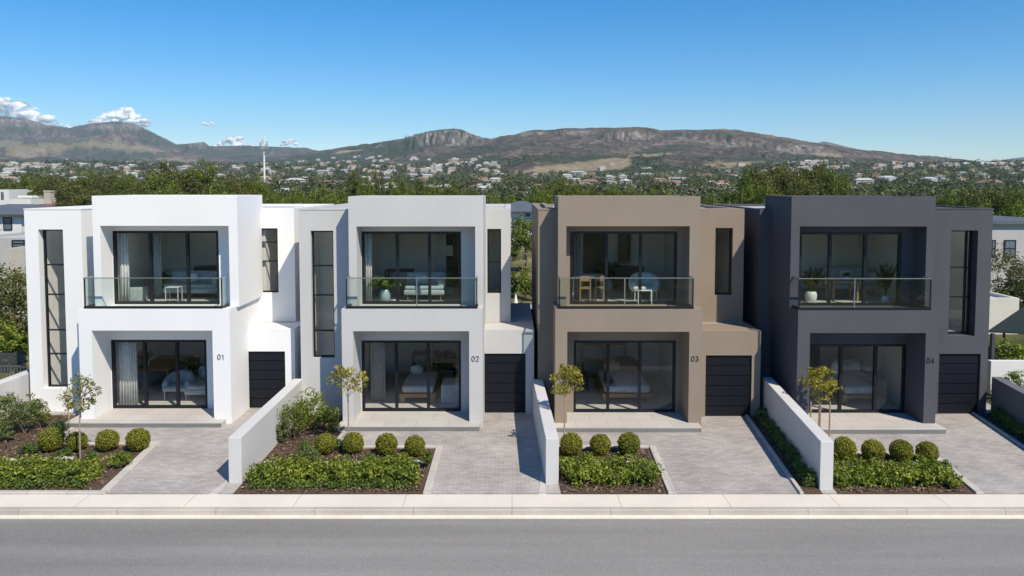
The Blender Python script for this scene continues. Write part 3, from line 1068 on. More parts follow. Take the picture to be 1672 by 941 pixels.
# young staked trees
def young_tree(u, v, top_v, wpx, crown_px, mat, k, per, leaf, label, stems=1, stakes=0, lean=0.0):
    p_ = gr(u, v, 0.03)
    sc = p_.y / F
    h = Z(top_v, p_.y)
    rw, ch = wpx * sc / 2, crown_px * sc
    root = empty('young_tree', (p_.x, p_.y, 0.03), label, 'tree', 'young trees in the front gardens')
    d = sphere_dirs(k)
    C = d * (rng.uniform(0.2, 1, k) ** 0.55)[:, None] * np.array([rw * 0.86, rw * 0.7, ch * 0.44])
    C[:, 0] += lean + np.where(np.abs(C[:, 2]) > ch * 0.2, -0.3 * lean, 0)
    C += np.array([p_.x, p_.y, h - ch * 0.52])
    b = MB()
    for s in range(stems):
        xo = (s - (stems - 1) / 2) * 0.13
        zc = h - ch * 0.5
        b.tube([(p_.x + xo, p_.y, 0.0), (p_.x + xo + 0.01, p_.y, zc * 0.5), (p_.x + xo * 0.6 + lean * 0.4, p_.y, zc * 0.85), (p_.x + lean, p_.y, h - ch * 0.25)], [0.022, 0.019, 0.016, 0.006], 7)
        for c_ in C[s::stems][:16]:
            t_ = Vector(c_)
            st = Vector((p_.x + xo * 0.6 + lean * 0.5, p_.y, min(t_.z - 0.08, zc * rng.uniform(0.72, 1.05))))
            b.tube([st, st.lerp(t_, 0.5) + Vector((0, 0, -0.03)), t_], [0.010, 0.007, 0.003], 5)
    b.build('trunk', M['palebark'], root)
    V = clumps_to_leaves(C, 0.105 * rng.uniform(0.6, 1.3, k), per, leaf, aspect=0.5)
    link('crown', leaf_mesh('crown', V), M[mat], root)
    for s in range(stakes):
        xs_ = p_.x + (s - (stakes - 1) / 2) * 0.26
        MB().cyl((xs_, p_.y - 0.1, -0.05), (xs_, p_.y - 0.1, 1.02), 0.024, 0.022, 8).build('stake', M['stake'], root)
    return root


young_tree(131, 750, 602, 60, 76, 'leaf_sparse', 42, 17, 0.075, 'sparse young tree with thin twigs before the white house', lean=0.1, stems=1)
young_tree(113, 722, 625, 34, 60, 'leaf_sparse', 12, 8, 0.065, 'very thin bare sapling left of the white house portico', lean=-0.02)
young_tree(569, 731, 592, 74, 56, 'leaf_yellow', 42, 20, 0.075, 'young tree with yellowing leaves before the light grey house')
young_tree(921, 736, 592, 62, 60, 'leaf_yellow', 50, 24, 0.075, 'young tree with dense yellow green crown before the brown house', lean=0.06)
young_tree(1336, 712, 590, 72, 66, 'leaf_yellow', 56, 26, 0.075, 'young tree with wooden stakes before the charcoal house', stakes=3)


# ------------------------------------------------------------------ the four houses
def framed(name, parent, x0, x1, z0, z1, y, vm, hm, fw=0.075, mw=0.085, dep=0.10, mat='metal', gmat='glass'):
    """window or sliding door: one frame mesh with its panes as children; vm, hm = mullion and transom centres"""
    ops = [('add', (x0, x1, y, y + dep, z0, z1))]
    xs_ = [x0 + fw] + [q for c_ in vm for q in (c_ - mw / 2, c_ + mw / 2)] + [x1 - fw]
    zs_ = [z0 + fw] + [q for c_ in sorted(hm) for q in (c_ - 0.02, c_ + 0.02)] + [z1 - fw]
    cells = [(xs_[2 * i], xs_[2 * i + 1], zs_[2 * j], zs_[2 * j + 1]) for i in range(len(xs_) // 2) for j in range(len(zs_) // 2)]
    for (a_, b_, c_, d_) in cells:
        ops.append(('sub', (a_, b_, y, y + dep, c_, d_)))
    fr = csg_obj(name, ops, M[mat], parent)
    for (a_, b_, c_, d_) in cells:
        MB().box(a_ - 0.01, b_ + 0.01, y + dep * 0.5, y + dep * 0.5 + 0.012, c_ - 0.01, d_ + 0.01).build('pane', M[gmat], fr)
    return fr


def rail(parent, x0, x1, y, yb, z, ztop, posts, dark_ends=False):
    """glass balustrade standing on the slab edge: channel, panels, posts and a thin rail"""
    ch = MB().box(x0 - 0.02, x1 + 0.02, y - 0.035, y + 0.035, z + 0.002, z + 0.07)
    ch.box(x0 - 0.02, x0 + 0.045, y + 0.036, yb, z + 0.002, z + 0.07).box(x1 - 0.045, x1 + 0.02, y + 0.036, yb, z + 0.002, z + 0.07)
    r_ = ch.build('balustrade', M['metal'], parent)
    px = [x0] + posts + [x1]
    for a_, b_ in zip(px, px[1:]):
        MB().box(a_ + 0.02, b_ - 0.02, y - 0.008, y + 0.008, z + 0.06, ztop - 0.012).build('glass_panel', M['railglass'], r_)
    for a_ in (x0, x1):
        MB().box(a_ - 0.006, a_ + 0.010, y + 0.03, yb - 0.01, z + 0.06, ztop - 0.012).build('glass_panel', M['railglass'], r_)
        MB().box(a_ - 0.016, a_ + 0.016, y - 0.016, y + 0.016, z + 0.07, ztop - 0.026).build('post', M['metal'], r_)
    for a_ in posts:
        MB().box(a_ - 0.014, a_ + 0.014, y - 0.02, y + 0.012, z + 0.07, ztop - 0.026).build('post', M['steel'], r_)
    t_ = MB().box(x0 - 0.02, x1 + 0.02, y - 0.02, y + 0.02, ztop - 0.025, ztop)
    t_.box(x0 - 0.02, x0 + 0.02, y + 0.021, yb - 0.005, ztop - 0.025, ztop).box(x1 - 0.02, x1 + 0.02, y + 0.021, yb - 0.005, ztop - 0.025, ztop)
    t_.build('handrail', M['steel'], r_)
    return r_


def garage_door(parent, x0, x1, z1, y):
    ops = [('add', (x0, x1, y + 0.03, y + 0.06, 0.01, z1))]
    k = 6
    hh = (z1 - 0.01) / k
    for q in range(k):
        ops.append(('add', (x0, x1, y, y + 0.03, 0.01 + q * hh + 0.010, 0.01 + (q + 1) * hh - 0.010)))
    csg_obj('garage_door', ops, M['garage'], parent)


def digit_path(ch):
    arc = lambda cx, cy_, rx, ry, a0, a1, k=14: [(cx + rx * math.cos(math.radians(a0 + (a1 - a0) * i / k)), cy_ + ry * math.sin(math.radians(a0 + (a1 - a0) * i / k))) for i in range(k + 1)]
    return {'0': [arc(0.30, 0.5, 0.25, 0.45, 0, 360, 28)],
            '1': [[(0.12, 0.76), (0.32, 0.95), (0.32, 0.0)]],
            '2': [arc(0.30, 0.68, 0.24, 0.26, 165, -25, 16) + [(0.06, 0.05), (0.57, 0.05)]],
            '3': [arc(0.28, 0.72, 0.22, 0.22, 150, -80, 14), arc(0.28, 0.28, 0.26, 0.24, 80, -150, 16)],
            '4': [[(0.44, 0.0), (0.44, 0.95), (0.04, 0.27), (0.60, 0.27)]]}[ch]


def number(parent, txt, x, y, z, h):
    """slim raised numerals fixed to the render"""
    st, dep = 0.055, 0.012
    for c_, ch in enumerate(txt):
        b = MB()
        for kk, path in enumerate(digit_path(ch)):
            closed = ch == '0'
            pts = [Vector((px_, py_)) for px_, py_ in path]
            L, R_ = [], []
            for i, q in enumerate(pts):
                p0 = pts[i - 1] if i else (pts[-2] if closed else q)
                p1 = pts[i + 1] if i < len(pts) - 1 else (pts[1] if closed else q)
                d_ = (p1 - p0).normalized()
                nn_ = Vector((-d_.y, d_.x)) * st
                L.append(q + nn_); R_.append(q - nn_)
            ox = x + (c_ - 1) * 0.74 * h + 0.06 * h
            P3 = lambda q, yy: b.bm.verts.new((ox + q.x * h, yy, z + q.y * h))
            fl_, fr_ = [P3(q, y - dep - kk * 0.002) for q in L], [P3(q, y - dep - kk * 0.002) for q in R_]
            bl_, br_ = [P3(q, y) for q in L], [P3(q, y) for q in R_]
            for i in range(len(pts) - 1):
                b.bm.faces.new((fl_[i], fl_[i + 1], fr_[i + 1], fr_[i]))
                b.bm.faces.new((fl_[i], bl_[i], bl_[i + 1], fl_[i + 1]))
                b.bm.faces.new((fr_[i], fr_[i + 1], br_[i + 1], br_[i]))
        b.build('house_number', M['black'], parent)


ROOMS = {}
BACK = 30.0


def house(key, S):
    Yl = S['Yl']; Yu = Yl + S.get('du', 0.55); Ywu = Yu + 0.65; Ywl = Yl + 1.0
    Yg, Yr, Yt = S['Yg'], S['Yr'], S['Yt']
    zs = Z(S['lf'][2], Yl)
    zf = zs - 0.05
    zp = 0.15
    ztop = Z(S['uf'][2], Yu)
    lx = [X(q, 530, Yl) for q in S['lf'][:2]]
    lo = [X(q, 560, Yl) for q in S['lfo'][:2]] + [Z(S['lfo'][2], Yl)]
    lw = [X(q, 610, Ywl) for q in S['lw'][:2]] + [Z(S['lw'][2], Ywl)]
    lw[0] = max(lw[0], lo[0] + 0.01); lw[1] = min(lw[1], lo[1] - 0.01)
    lwm = [X(q, 610, Ywl) for q in S['lwm']]
    ux = [X(q, 330, Yu) for q in S['uf'][:2]]
    uo = [X(q, 400, Yu) for q in S['ufo'][:2]] + [Z(S['ufo'][2], Yu)]
    uw = [X(q, 430, Ywu) for q in S['uw'][:2]] + [Z(S['uw'][2], Ywu)]
    uw[0] = max(uw[0], uo[0] + 0.01); uw[1] = min(uw[1], uo[1] - 0.01)
    uwm = [X(q, 430, Ywu) for q in S['uwm']]
    xc = (lx[0] + lx[1]) / 2
    root = empty('townhouse', (xc, Yl, 0), S['label'], 'house', 'row of two storey townhouses')
    zr = S['zr']
    ops = []
    # body behind everything, then the two frames
    bl, brr = S['body']
    YB = S.get('YB', Yr)
    ops.append(('add', (bl, brr, YB, BACK, 0, zr)))
    ops.append(('add', (lx[0], lx[1], Yl, BACK - 0.5, 0, zs)))
    ops.append(('add', (ux[0], ux[1], Yu, Yr + 0.1, zs - 0.02, ztop)))
    tops = []      # parapets that carry a coping
    tops.append((bl, brr, YB, BACK, zr))
    for (x0, x1, y0, y1, z1) in S['blocks']:
        ops.append(('add', (x0, x1, y0, y1, 0 if z1 < 4 or len(S['blocks']) else 0, z1)))
    # upper block stands over the garage only behind the ledge
    for (x0, x1, y0, y1, z0, z1) in S['cut']:
        ops.append(('sub', (x0, x1, y0, y1, z0, z1), 'ledge'))
    # roof hollows behind the parapets
    ops.append(('sub', (ux[0] + 0.18, ux[1] - 0.18, Yu + 0.18, Yr - 0.08, ztop - 0.25, ztop), 'roof'))
    for (x0, x1, y0, y1, z1) in S['roofs']:
        ops.append(('sub', (x0, x1, y0, y1, z1 - 0.09, z1), 'roof'))
    # lower recess, door hole and room
    zroom = 2.78
    ops.append(('sub', (lo[0], lo[1], Yl, Ywl, zp, lo[2])))
    rl = (lo[0] - 0.25, min(lo[1] + 0.35, lx[1] - 0.12), Ywl + 0.14, Ywl + 4.8, zp, zroom)
    ops.append(('sub', rl, 'room_low'))
    ops.append(('sub', (lw[0], lw[1], Ywl, Ywl + 0.14, zp, lw[2]), 'jamb'))
    # upper recess and room
    ops.append(('sub', (uo[0], uo[1], Yu, Ywu, zf, uo[2])))
    ops.append(('sub', (uo[0], uo[1], Yl + 0.22, Yu, zf, zs), 'deck'))
    ru = (ux[0] + 0.12, ux[1] - 0.12, Ywu + 0.14, Ywu + 3.9, zf, 5.85)
    ops.append(('sub', ru, 'room_up'))
    ops.append(('sub', (uw[0], uw[1], Ywu, Ywu + 0.14, zf, uw[2]), 'jamb'))
    # other windows
    for kw, wd in enumerate(S['wins']):
        x0, x1, z0, z1, y, rec = wd['x0'], wd['x1'], wd['z0'], wd['z1'], wd['y'], wd['rec']
        ops.append(('sub', (x0, x1, y, y + rec + 0.12, z0, z1), 'jamb'))
        ops.append(('sub', wd['room'], 'room_side%d' % kw))
    if S.get('sky'):  # unseen roof opening, added to brighten the room behind the tall window
        k0 = S['sky']
        ops.append(('sub', (k0[0], k0[1], k0[2], k0[3], 5.9, S['zr'] + 0.02), 'jamb'))
    # garage recess
    g = S['gar']
    ops.append(('sub', (g[0], g[1], Yg, Yg + 0.14, 0.0, g[2]), 'jamb'))
    d = csg(ops)
    wall, inn, fl, roof, deck = [], {}, {}, [], {}
    for (t_, nm), q in d.items():
        if t_.startswith('room'):
            (fl if nm == 'up' else inn).setdefault(t_, []).extend(q)
        elif t_ == 'roof' and nm == 'up':
            roof.extend(q)
        elif t_ in ('ledge', 'deck') and nm == 'up':
            deck.setdefault(t_, []).extend(q)
        else:
            wall.extend(q)
    mesh_quads('wall', wall, M[S['mat']], root)
    for q in inn.values():
        mesh_quads('interior_wall', q, M[S.get('inmat', 'inwall')], root)
    for q in fl.values():
        mesh_quads('interior_floor', q, M['infloor'], root)
    mesh_quads('roof', roof, M['roof'], root)
    for t_, q in deck.items():
        mesh_quads('garage_roof' if t_ == 'ledge' else 'balcony_floor', q, M['roofdeck'], root)
    # thin metal copings on the parapets
    for (x0, x1, y0, y1, z1) in S['copings']:
        e = 0.012
        csg_obj('coping', [('add', (x0 - e, x1 + e, y0 - e, y1, z1 + 0.002, z1 + 0.035)), ('sub', (x0 + 0.16, x1 - 0.16, y0 + 0.16, y1 - 0.16, z1 + 0.002, z1 + 0.035))], M[S['copmat']], root)
    # porch
    px0, px1 = [X(q, 700, Yl - 0.3) for q in S['porch']]
    yp = gr(836, S['pv'], 0.0).y
    po = MB().box(px0, px1, yp, Ywl + 0.02, 0.0, zp + 0.003, 0.008, 1)
    po = po.build('porch', M['porch'], root)
    MB().box(px0 + 0.012, px1 - 0.012, yp - 0.012, yp - 0.002, 0.0, zp - 0.03).build('riser', M['riser'], po)
    # doors, railing, garage, number
    framed('sliding_door', root, lw[0], lw[1], zp + 0.004, lw[2], Ywl + 0.02, lwm, [])
    framed('sliding_door', root, uw[0], uw[1], zf + 0.004, uw[2], Ywu + 0.02, uwm, [])
    for wd in S['wins']:
        framed('window', root, wd['x0'], wd['x1'], wd['z0'], wd['z1'], wd['y'] + wd['rec'], wd.get('vm', []), wd.get('hm', []), fw=0.05, mw=0.05, dep=0.08)
    ra = S['rail']
    yr_ = Yl + 0.10
    rail(root, X(ra[0], 480, yr_), X(ra[1], 480, yr_), yr_, Yu, zs, Z(ra[2], yr_), [X(q, 480, yr_) for q in ra[3]])
    if S.get('sky'):
        k0 = S['sky']
        MB().box(k0[0] + 0.004, k0[1] - 0.004, k0[2] + 0.004, k0[3] - 0.004, 6.0, 6.008).build('added_skylight', M['frosted'], root)  # frosted pane added with its opening to light the stair room
    garage_door(root, g[0] + 0.003, g[1] - 0.003, g[2] - 0.003, Yg + 0.06)
    nb = S['num']
    number(root, nb[0], X(nb[1], nb[2], Yl), Yl - 0.001, Z(nb[2] + 4.5, Yl), 0.155)
    ROOMS[key] = dict(low=rl, up=ru, zp=zp, zf=zf, Ywl=Ywl, Ywu=Ywu, lw=lw, uw=uw, root=root)
    return root


ZR = 6.15
# --- white house
Yl = K(22.1)
Yt, Yg, Yr = K(23.3), K(23.6), K(24.8)
tL, tR = X(39, 342, Yt), X(132, 342, Yt)
rR = X(480, 345, Yr)
lR = X(375, 530, Yl); uR = X(387, 330, Yl + .55)
gR = X(481, 560, Yg)
zg = Z(537, Yg)
house('a', dict(Yl=Yl, Yg=Yg, Yr=Yr, Yt=Yt, zr=ZR, mat='white', copmat='white', label='white two storey house numbered 01 with a tall stair window',
    lf=(128, 375, 505), lfo=(150, 347, 540), lw=(181, 338, 555), lwm=(236, 288.5), uf=(150, 387, 320), ufo=(164.2, 373.8, 369), uw=(183, 357.5, 377), uwm=(245, 305.6),
    body=(tL + 0.02, rR), YB=K(24.62),
    blocks=[(tL, tR, Yt, BACK, ZR), (lR - 0.2, gR, Yg, 28.0, zg), ],
    cut=[(uR, rR, K(24.62), Yr, zg, ZR)],
    sky=(tL + .3, tR - .3, Yt + .5, Yt + 1.3),
    roofs=[(tL + .2, tR - .2, Yt + .2, 24.4, ZR), (tL + .2, rR - .2, 25.0, BACK - .2, ZR)],
    copings=[(tL, tR, Yt, BACK, ZR)],
    wins=[dict(x0=X(62, 375, Yt), x1=X(102.5, 375, Yt), z0=Z(635, Yt), z1=Z(375, Yt), y=Yt, rec=0.24, hm=[Z(q, Yt + .24) for q in (432.5, 481, 539, 578)], room=(tL + .25, tR - .12, Yt + .36, Yt + 1.7, 0.3, 5.9)),
          dict(x0=X(421, 400, Yr), x1=X(453.5, 400, Yr), z0=Z(478, Yr), z1=Z(373, Yr), y=Yr, rec=0.06, hm=[Z(427, Yr), Z(396, Yr)], room=(uR + .05, rR - .2, Yr + .18, Yr + 2.6, 3.3, 5.9))],
    gar=(X(395.5, 620, Yg), X(466, 620, Yg), Z(574, Yg)), porch=(108, 363.5), pv=698.5, rail=(138.5, 362, 453.5, []), num=('01', 361, 583)))

# --- light grey house
Yl = K(21.8)
Yt, Yg, Yr = K(23.0), K(23.1), K(24.4)
tL = X(487.5, 342, Yt)
uL, uR = X(568.5, 330, Yl + .55), X(789, 330, Yl + .55)
tR = uL + 0.3
rR = X(833.7, 345, Yr)
lR = X(788, 530, Yl)
gR = X(872, 560, Yg)
zg = Z(539, Yg)
house('b', dict(Yl=Yl, Yg=Yg, Yr=Yr, Yt=Yt, zr=ZR, mat='grey', copmat='grey', inmat='inwall_d', label='light grey two storey house numbered 02 with a tall stair window',
    lf=(557.7, 788, 505), lfo=(576.5, 766, 541), lw=(590.7, 752.8, 556), lwm=(647, 699), uf=(568.5, 789, 321), ufo=(582.2, 776, 370), uw=(590.6, 753, 378), uwm=(648.3, 701),
    body=(tL + 0.02, rR), YB=K(24.2),
    blocks=[(tL, tR, Yt, BACK, ZR), (lR - 0.2, gR, Yg, 28.0, zg)],
    cut=[(uR, rR, K(24.2), Yr, zg, ZR)],
    sky=(tL + .3, uL - .2, Yt + .4, Yt + 1.2),
    roofs=[(tL + .2, uL - .05, Yt + .2, 24.0, ZR), (tL + .2, rR - .2, 24.7, BACK - .2, ZR)],
    copings=[(tL, uL - 0.03, Yt, BACK, ZR), ],
    wins=[dict(x0=X(507, 377, Yt), x1=X(544, 377, Yt), z0=Z(585, Yt), z1=Z(377, Yt), y=Yt, rec=0.14, hm=[Z(q, Yt + .14) for q in (434, 482, 540)], room=(tL + .2, tR - .12, Yt + .26, Yt + 1.55, 0.3, 5.9)),
          dict(x0=X(795.6, 400, Yr), x1=X(818.2, 400, Yr), z0=Z(479, Yr), z1=Z(374, Yr), y=Yr, rec=0.05, hm=[Z(428, Yr)], room=(uR - .15, rR - .2, Yr + .17, Yr + 2.6, 3.3, 5.9))],
    gar=(X(791, 620, Yg), X(858.3, 620, Yg), Z(577.5, Yg)), porch=(552, 783.6), pv=704.5, rail=(566, 778.5, 453.5, [680.6]), num=('02', 776, 586)))

# --- brown house
Yl = K(21.7)
Yt, Yg, Yr = K(22.9), K(22.75), K(24.2)
tL = X(879, 342, Yt)
uL, uR = X(911.6, 330, Yl + .55), X(1143.7, 330, Yl + .55)
tR = uL + 0.3
rR = X(1215.7, 345, Yr)
lR = X(1147.3, 530, Yl)
gR = X(1242.5, 560, Yg)
zg = Z(541, Yg)
house('c', dict(Yl=Yl, Yg=Yg, Yr=Yr, Yt=Yt, zr=ZR, mat='brown', copmat='brown', inmat='inwall_d', label='brown two storey house numbered 03 with a narrow upper window',
    lf=(906.6, 1147.3, 505.3), lfo=(926.2, 1125.5, 542), lw=(936.6, 1103.2, 556), lwm=(993, 1045), uf=(911.6, 1143.7, 321), ufo=(924.7, 1126, 369.6), uw=(930.7, 1105.6, 378), uwm=(990.5, 1046),
    body=(tL + 0.02, rR), YB=K(24.0),
    blocks=[(tL, tR, Yt, BACK, ZR), (lR - 0.2, gR, Yg, 28.0, zg)],
    cut=[(uR, rR, K(24.0), Yr, zg, ZR)],
    roofs=[(tL + .15, uL - .05, Yt + .2, 23.9, ZR), (tL + .2, rR - .2, 24.5, BACK - .2, ZR)],
    copings=[(tL, uL - 0.03, Yt, BACK, ZR)],
    wins=[dict(x0=X(1168, 400, Yr), x1=X(1196.4, 400, Yr), z0=Z(482, Yr), z1=Z(372.5, Yr), y=Yr, rec=0.14, hm=[], room=(uR + .1, rR - .2, Yr + .26, Yr + 2.6, 3.3, 5.9))],
    gar=(X(1152, 620, Yg), X(1227.3, 620, Yg), Z(580.5, Yg)), porch=(904, 1145), pv=706.5, rail=(913.5, 1131.5, 453.5, [1020]), num=('03', 1134.5, 586)))

# --- charcoal house, mirrored: its stair tower stands over the garage on the right
Yl = K(21.65)
Yt = Yg = K(23.0)
Yr = K(24.4)
Yw = K(23.9)
wL = X(1241, 342, Yw)
uL, uR = X(1292.7, 330, Yl + .55), X(1527.8, 330, Yl + .55)
tL, tR = uR - 0.3, X(1621.6, 342, Yt)
house('d', dict(Yl=Yl, Yg=Yg, Yr=Yr, Yt=Yt, zr=ZR, mat='dark', copmat='dark', inmat='inwall_d', label='charcoal two storey house numbered 04 with its tall window above the garage',
    lf=(1303, 1532, 507.5), lfo=(1322.5, 1511.5, 544), lw=(1322.5, 1486, 562), lwm=(1373.5, 1430.3), uf=(1292.7, 1527.8, 321), ufo=(1305.5, 1512.6, 370), uw=(1305, 1471.8, 379), uwm=(1355.8, 1413.2),
    body=(wL + 0.02, tR - 0.02), YB=K(24.3),
    blocks=[(wL, uL + 0.3, Yw, BACK, ZR), (tL, tR, Yt, BACK, ZR + 0.02)],
    cut=[],
    sky=(tL + .6, tR - .3, Yt + .55, Yt + 1.5),
    roofs=[(wL + .15, uL - .05, Yw + .2, 24.2, ZR), (uR + .05, tR - .2, Yt + .2, 24.2, ZR + .02), (wL + .2, tR - .2, 24.6, BACK - .2, ZR)],
    copings=[(uR + 0.03, tR, Yt, BACK, ZR + 0.02)],
    wins=[dict(x0=X(1553.5, 377, Yt), x1=X(1597.4, 377, Yt), z0=Z(549, Yt), z1=Z(376.5, Yt), y=Yt, rec=0.30, vm=[X(1578, 420, Yt + .3)], hm=[Z(437, Yt + .3), Z(485, Yt + .3)], room=(tL + .45, tR - .15, Yt + .42, Yt + 1.9, 2.45, 5.9))],
    gar=(X(1532.5, 620, Yg), X(1600, 620, Yg), Z(578, Yg)), porch=(1338, 1540), pv=709, rail=(1304.6, 1519.4, 454.3, [1395]), num=('04', 1519, 589)))  # middle rail post is added, standing for a stake's reflection in the glass


# ------------------------------------------------------------------ furniture behind the glass
def fl(key, u, v, lvl):
    R = ROOMS[key]
    p_ = gr(u, v, (R['zp'] if lvl == 'low' else R['zf']) + 0.002)
    return p_


def legs(root, x0, x1, y0, y1, z0, z1, r, mat):
    for x in (x0, x1):
        for y in (y0, y1):
            MB().cyl((x, y, z0), (x, y, z1), r * 0.8, r, 8).build('leg', M[mat], root)


def chaise(x, y, z, w_, d_, label, mat='fab_blue', back='right'):
    r_ = empty('sofa', (x, y, z), label, 'sofa', 'upholstered seats behind the glass')
    MB().box(x - w_ / 2, x + w_ / 2, y, y + d_, z + 0.18, z + 0.34, 0.05, 3).build('base', M[mat], r_, True)
    MB().box(x - w_ / 2 + 0.03, x + w_ / 2 - 0.03, y + 0.02, y + d_ - 0.15, z + 0.342, z + 0.46, 0.05, 3).build('seat', M[mat], r_, True)
    MB().box(x - w_ / 2 + 0.02, x + w_ / 2, y + d_ - 0.22, y + d_, z + 0.345, z + 0.82, 0.08, 3).build('backrest', M[mat], r_, True)
    s_ = 1 if back == 'right' else -1
    xa, xb = sorted((x + s_ * (w_ / 2 - 0.22), x + s_ * (w_ / 2 + 0.02)))
    MB().box(xa, xb, y + 0.06, y + d_ - 0.2, z + 0.345, z + 0.72, 0.09, 3).build('armrest', M[mat], r_, True)
    c_ = MB().box(x - 0.32, x + 0.08, y + d_ - 0.42, y + d_ - 0.24, z + 0.47, z + 0.76, 0.08, 3)
    c_.build('cushion', M['fab_white'], r_, True)
    legs(r_, x - w_ / 2 + 0.12, x + w_ / 2 - 0.12, y + 0.1, y + d_ - 0.1, z, z + 0.19, 0.02, 'wood')
    return r_


def armchair(x, y, z, w_, label, mat='fab_grey', frame='whitep'):
    r_ = empty('armchair', (x, y, z), label, 'armchair', 'upholstered seats behind the glass')
    MB().box(x - w_ / 2, x + w_ / 2, y, y + w_ * 0.9, z + 0.28, z + 0.44, 0.06, 3).build('seat', M[mat], r_, True)
    b = MB()
    k = 14
    for q in range(k):
        a0 = math.pi * (-0.12 + 1.24 * q / (k - 1))
        b.ball((x + math.cos(a0) * w_ * 0.47, y + w_ * 0.42 + math.sin(a0) * w_ * 0.45, z + 0.48 + 0.1 * math.sin(a0)), (0.12, 0.12, 0.2 + 0.06 * math.sin(a0)), 2)
    b.build('backrest', M[mat], r_, True)
    legs(r_, x - w_ / 2 + 0.06, x + w_ / 2 - 0.06, y + 0.06, y + w_ * 0.8, z, z + 0.29, 0.016, frame)
    return r_


def bed_(x0, x1, y0, y1, z, label, head=True):
    r_ = empty('bed', ((x0 + x1) / 2, y0, z), label, 'bed', 'wooden beds behind the glass')
    MB().box(x0, x1, y0, y1, z + 0.16, z + 0.28, 0.01, 1).build('frame', M['wood'], r_)
    MB().box(x0 + 0.07, x1 - 0.07, y0 + 0.05, y1 - 0.05, z + 0.282, z + 0.52, 0.07, 3).build('mattress', M['fab_grey'], r_, True)
    if head:
        MB().box(x0, x1, y1 - 0.04, y1 + 0.04, z + 0.285, z + 0.95, 0.015, 1).build('headboard', M['wood'], r_)
    for x in (x0 + 0.1, x1 - 0.1):
        for y in (y0 + 0.08, y1 - 0.1):
            MB().box(x - 0.07, x + 0.07, y - 0.05, y + 0.05, z, z + 0.158).build('leg', M['wood'], r_)
    return r_


def pillow(x, y, z, w_, h_, mat, label, rot=0.3):
    b = MB().ball((x, y, z + h_ / 2), (w_ / 2, 0.09, h_ / 2), 3, 0.12)
    for v_ in b.bm.verts:
        v_.co.x = x + (v_.co.x - x) * (1 + 0.25 * abs(v_.co.z - z - h_ / 2) / h_)
    o = b.build('pillow', M[mat], None, True)
    tag(o, label, 'pillow')


def table(x0, x1, y0, y1, z, h, mat, label, name='table', top=0.04, leg=0.03):
    r_ = empty(name, ((x0 + x1) / 2, (y0 + y1) / 2, z), label, 'table', 'tables behind the glass')
    MB().box(x0, x1, y0, y1, z + h - top, z + h, 0.006, 1).build('tabletop', M[mat], r_)
    for x in (x0 + leg, x1 - leg):
        for y in (y0 + leg, y1 - leg):
            MB().box(x - leg * 0.8, x + leg * 0.8, y - leg * 0.8, y + leg * 0.8, z, z + h - top).build('leg', M[mat], r_)
    return r_


def chair(x, y, z, mat, label, w_=0.42, sh=0.45, bh=0.82, facing=1):
    """facing 1: the back is towards the street"""
    r_ = empty('dining_chair', (x, y, z), label, 'chair', 'chairs behind the glass')
    MB().box(x - w_ / 2, x + w_ / 2, y - w_ / 2, y + w_ / 2, z + sh - 0.04, z + sh, 0.008, 1).build('seat', M[mat], r_)
    yb_ = y - facing * (w_ / 2 - 0.02)
    MB().box(x - w_ / 2, x + w_ / 2, yb_ - 0.012, yb_ + 0.012, z + bh - 0.16, z + bh, 0.005, 1).build('backrest', M[mat], r_)
    for sx in (-1, 1):
        for sy in (-1, 1):
            tall = sy == -facing
            yy = y + sy * (w_ / 2 - 0.02)
            if tall:
                MB().box(x + sx * (w_ / 2 - 0.02) - 0.017, x + sx * (w_ / 2 - 0.02) + 0.017, yy - 0.03, yy - 0.0125, z, z + bh).build('leg', M[mat], r_)
            else:
                MB().box(x + sx * (w_ / 2 - 0.02) - 0.017, x + sx * (w_ / 2 - 0.02) + 0.017, yy - 0.017, yy + 0.017, z, z + sh - 0.042).build('leg', M[mat], r_)
    return r_


def shelf(x0, x1, y, z, h, mat, label, dep=0.35, rows=4, cols=1, back=False):
    r_ = empty('shelf_unit', ((x0 + x1) / 2, y, z), label, 'shelf')
    ops = [('add', (x0, x1, y, y + dep, z, z + h))]
    for r in range(rows):
        for c_ in range(cols):
            cw = (x1 - x0 - 0.05) / cols
            chh = (h - 0.05) / rows
            ops.append(('sub', (x0 + 0.05 + c_ * cw, x0 + (c_ + 1) * cw, y, y + dep - (0.03 if back else 0), z + 0.05 + r * chh, z + (r + 1) * chh)))
    csg_obj('frame', ops, M[mat], r_)
    return r_


def picture(x0, x1, z0, z1, y, mat, label):
    r_ = empty('picture', ((x0 + x1) / 2, y, z0), label, 'picture')
    csg_obj('frame', [('add', (x0, x1, y - 0.03, y, z0, z1)), ('sub', (x0 + 0.04, x1 - 0.04, y - 0.03, y - 0.012, z0 + 0.04, z1 - 0.04))], M['tvblack'], r_)
    MB().box(x0 + 0.042, x1 - 0.042, y - 0.02, y - 0.0125, z0 + 0.042, z1 - 0.042).build('print', M[mat], r_)


def sideboard(x0, x1, y, z, h, mat, label, dep=0.45):
    r_ = empty('sideboard', ((x0 + x1) / 2, y, z), label, 'sideboard')
    MB().box(x0, x1, y, y + dep, z + 0.14, z + h, 0.01, 1).build('body', M[mat], r_)
    k = 3
    for q in range(k):
        a_ = x0 + (x1 - x0) * q / k
        MB().box(a_ + 0.01, a_ + (x1 - x0) / k - 0.01, y - 0.02, y - 0.002, z + 0.16, z + h - 0.03).build('door', M[mat], r_)
    for x in (x0 + 0.06, x1 - 0.06):
        MB().cyl((x, y + 0.08, z), (x, y + 0.08, z + 0.139), 0.02).build('leg', M[mat], r_)


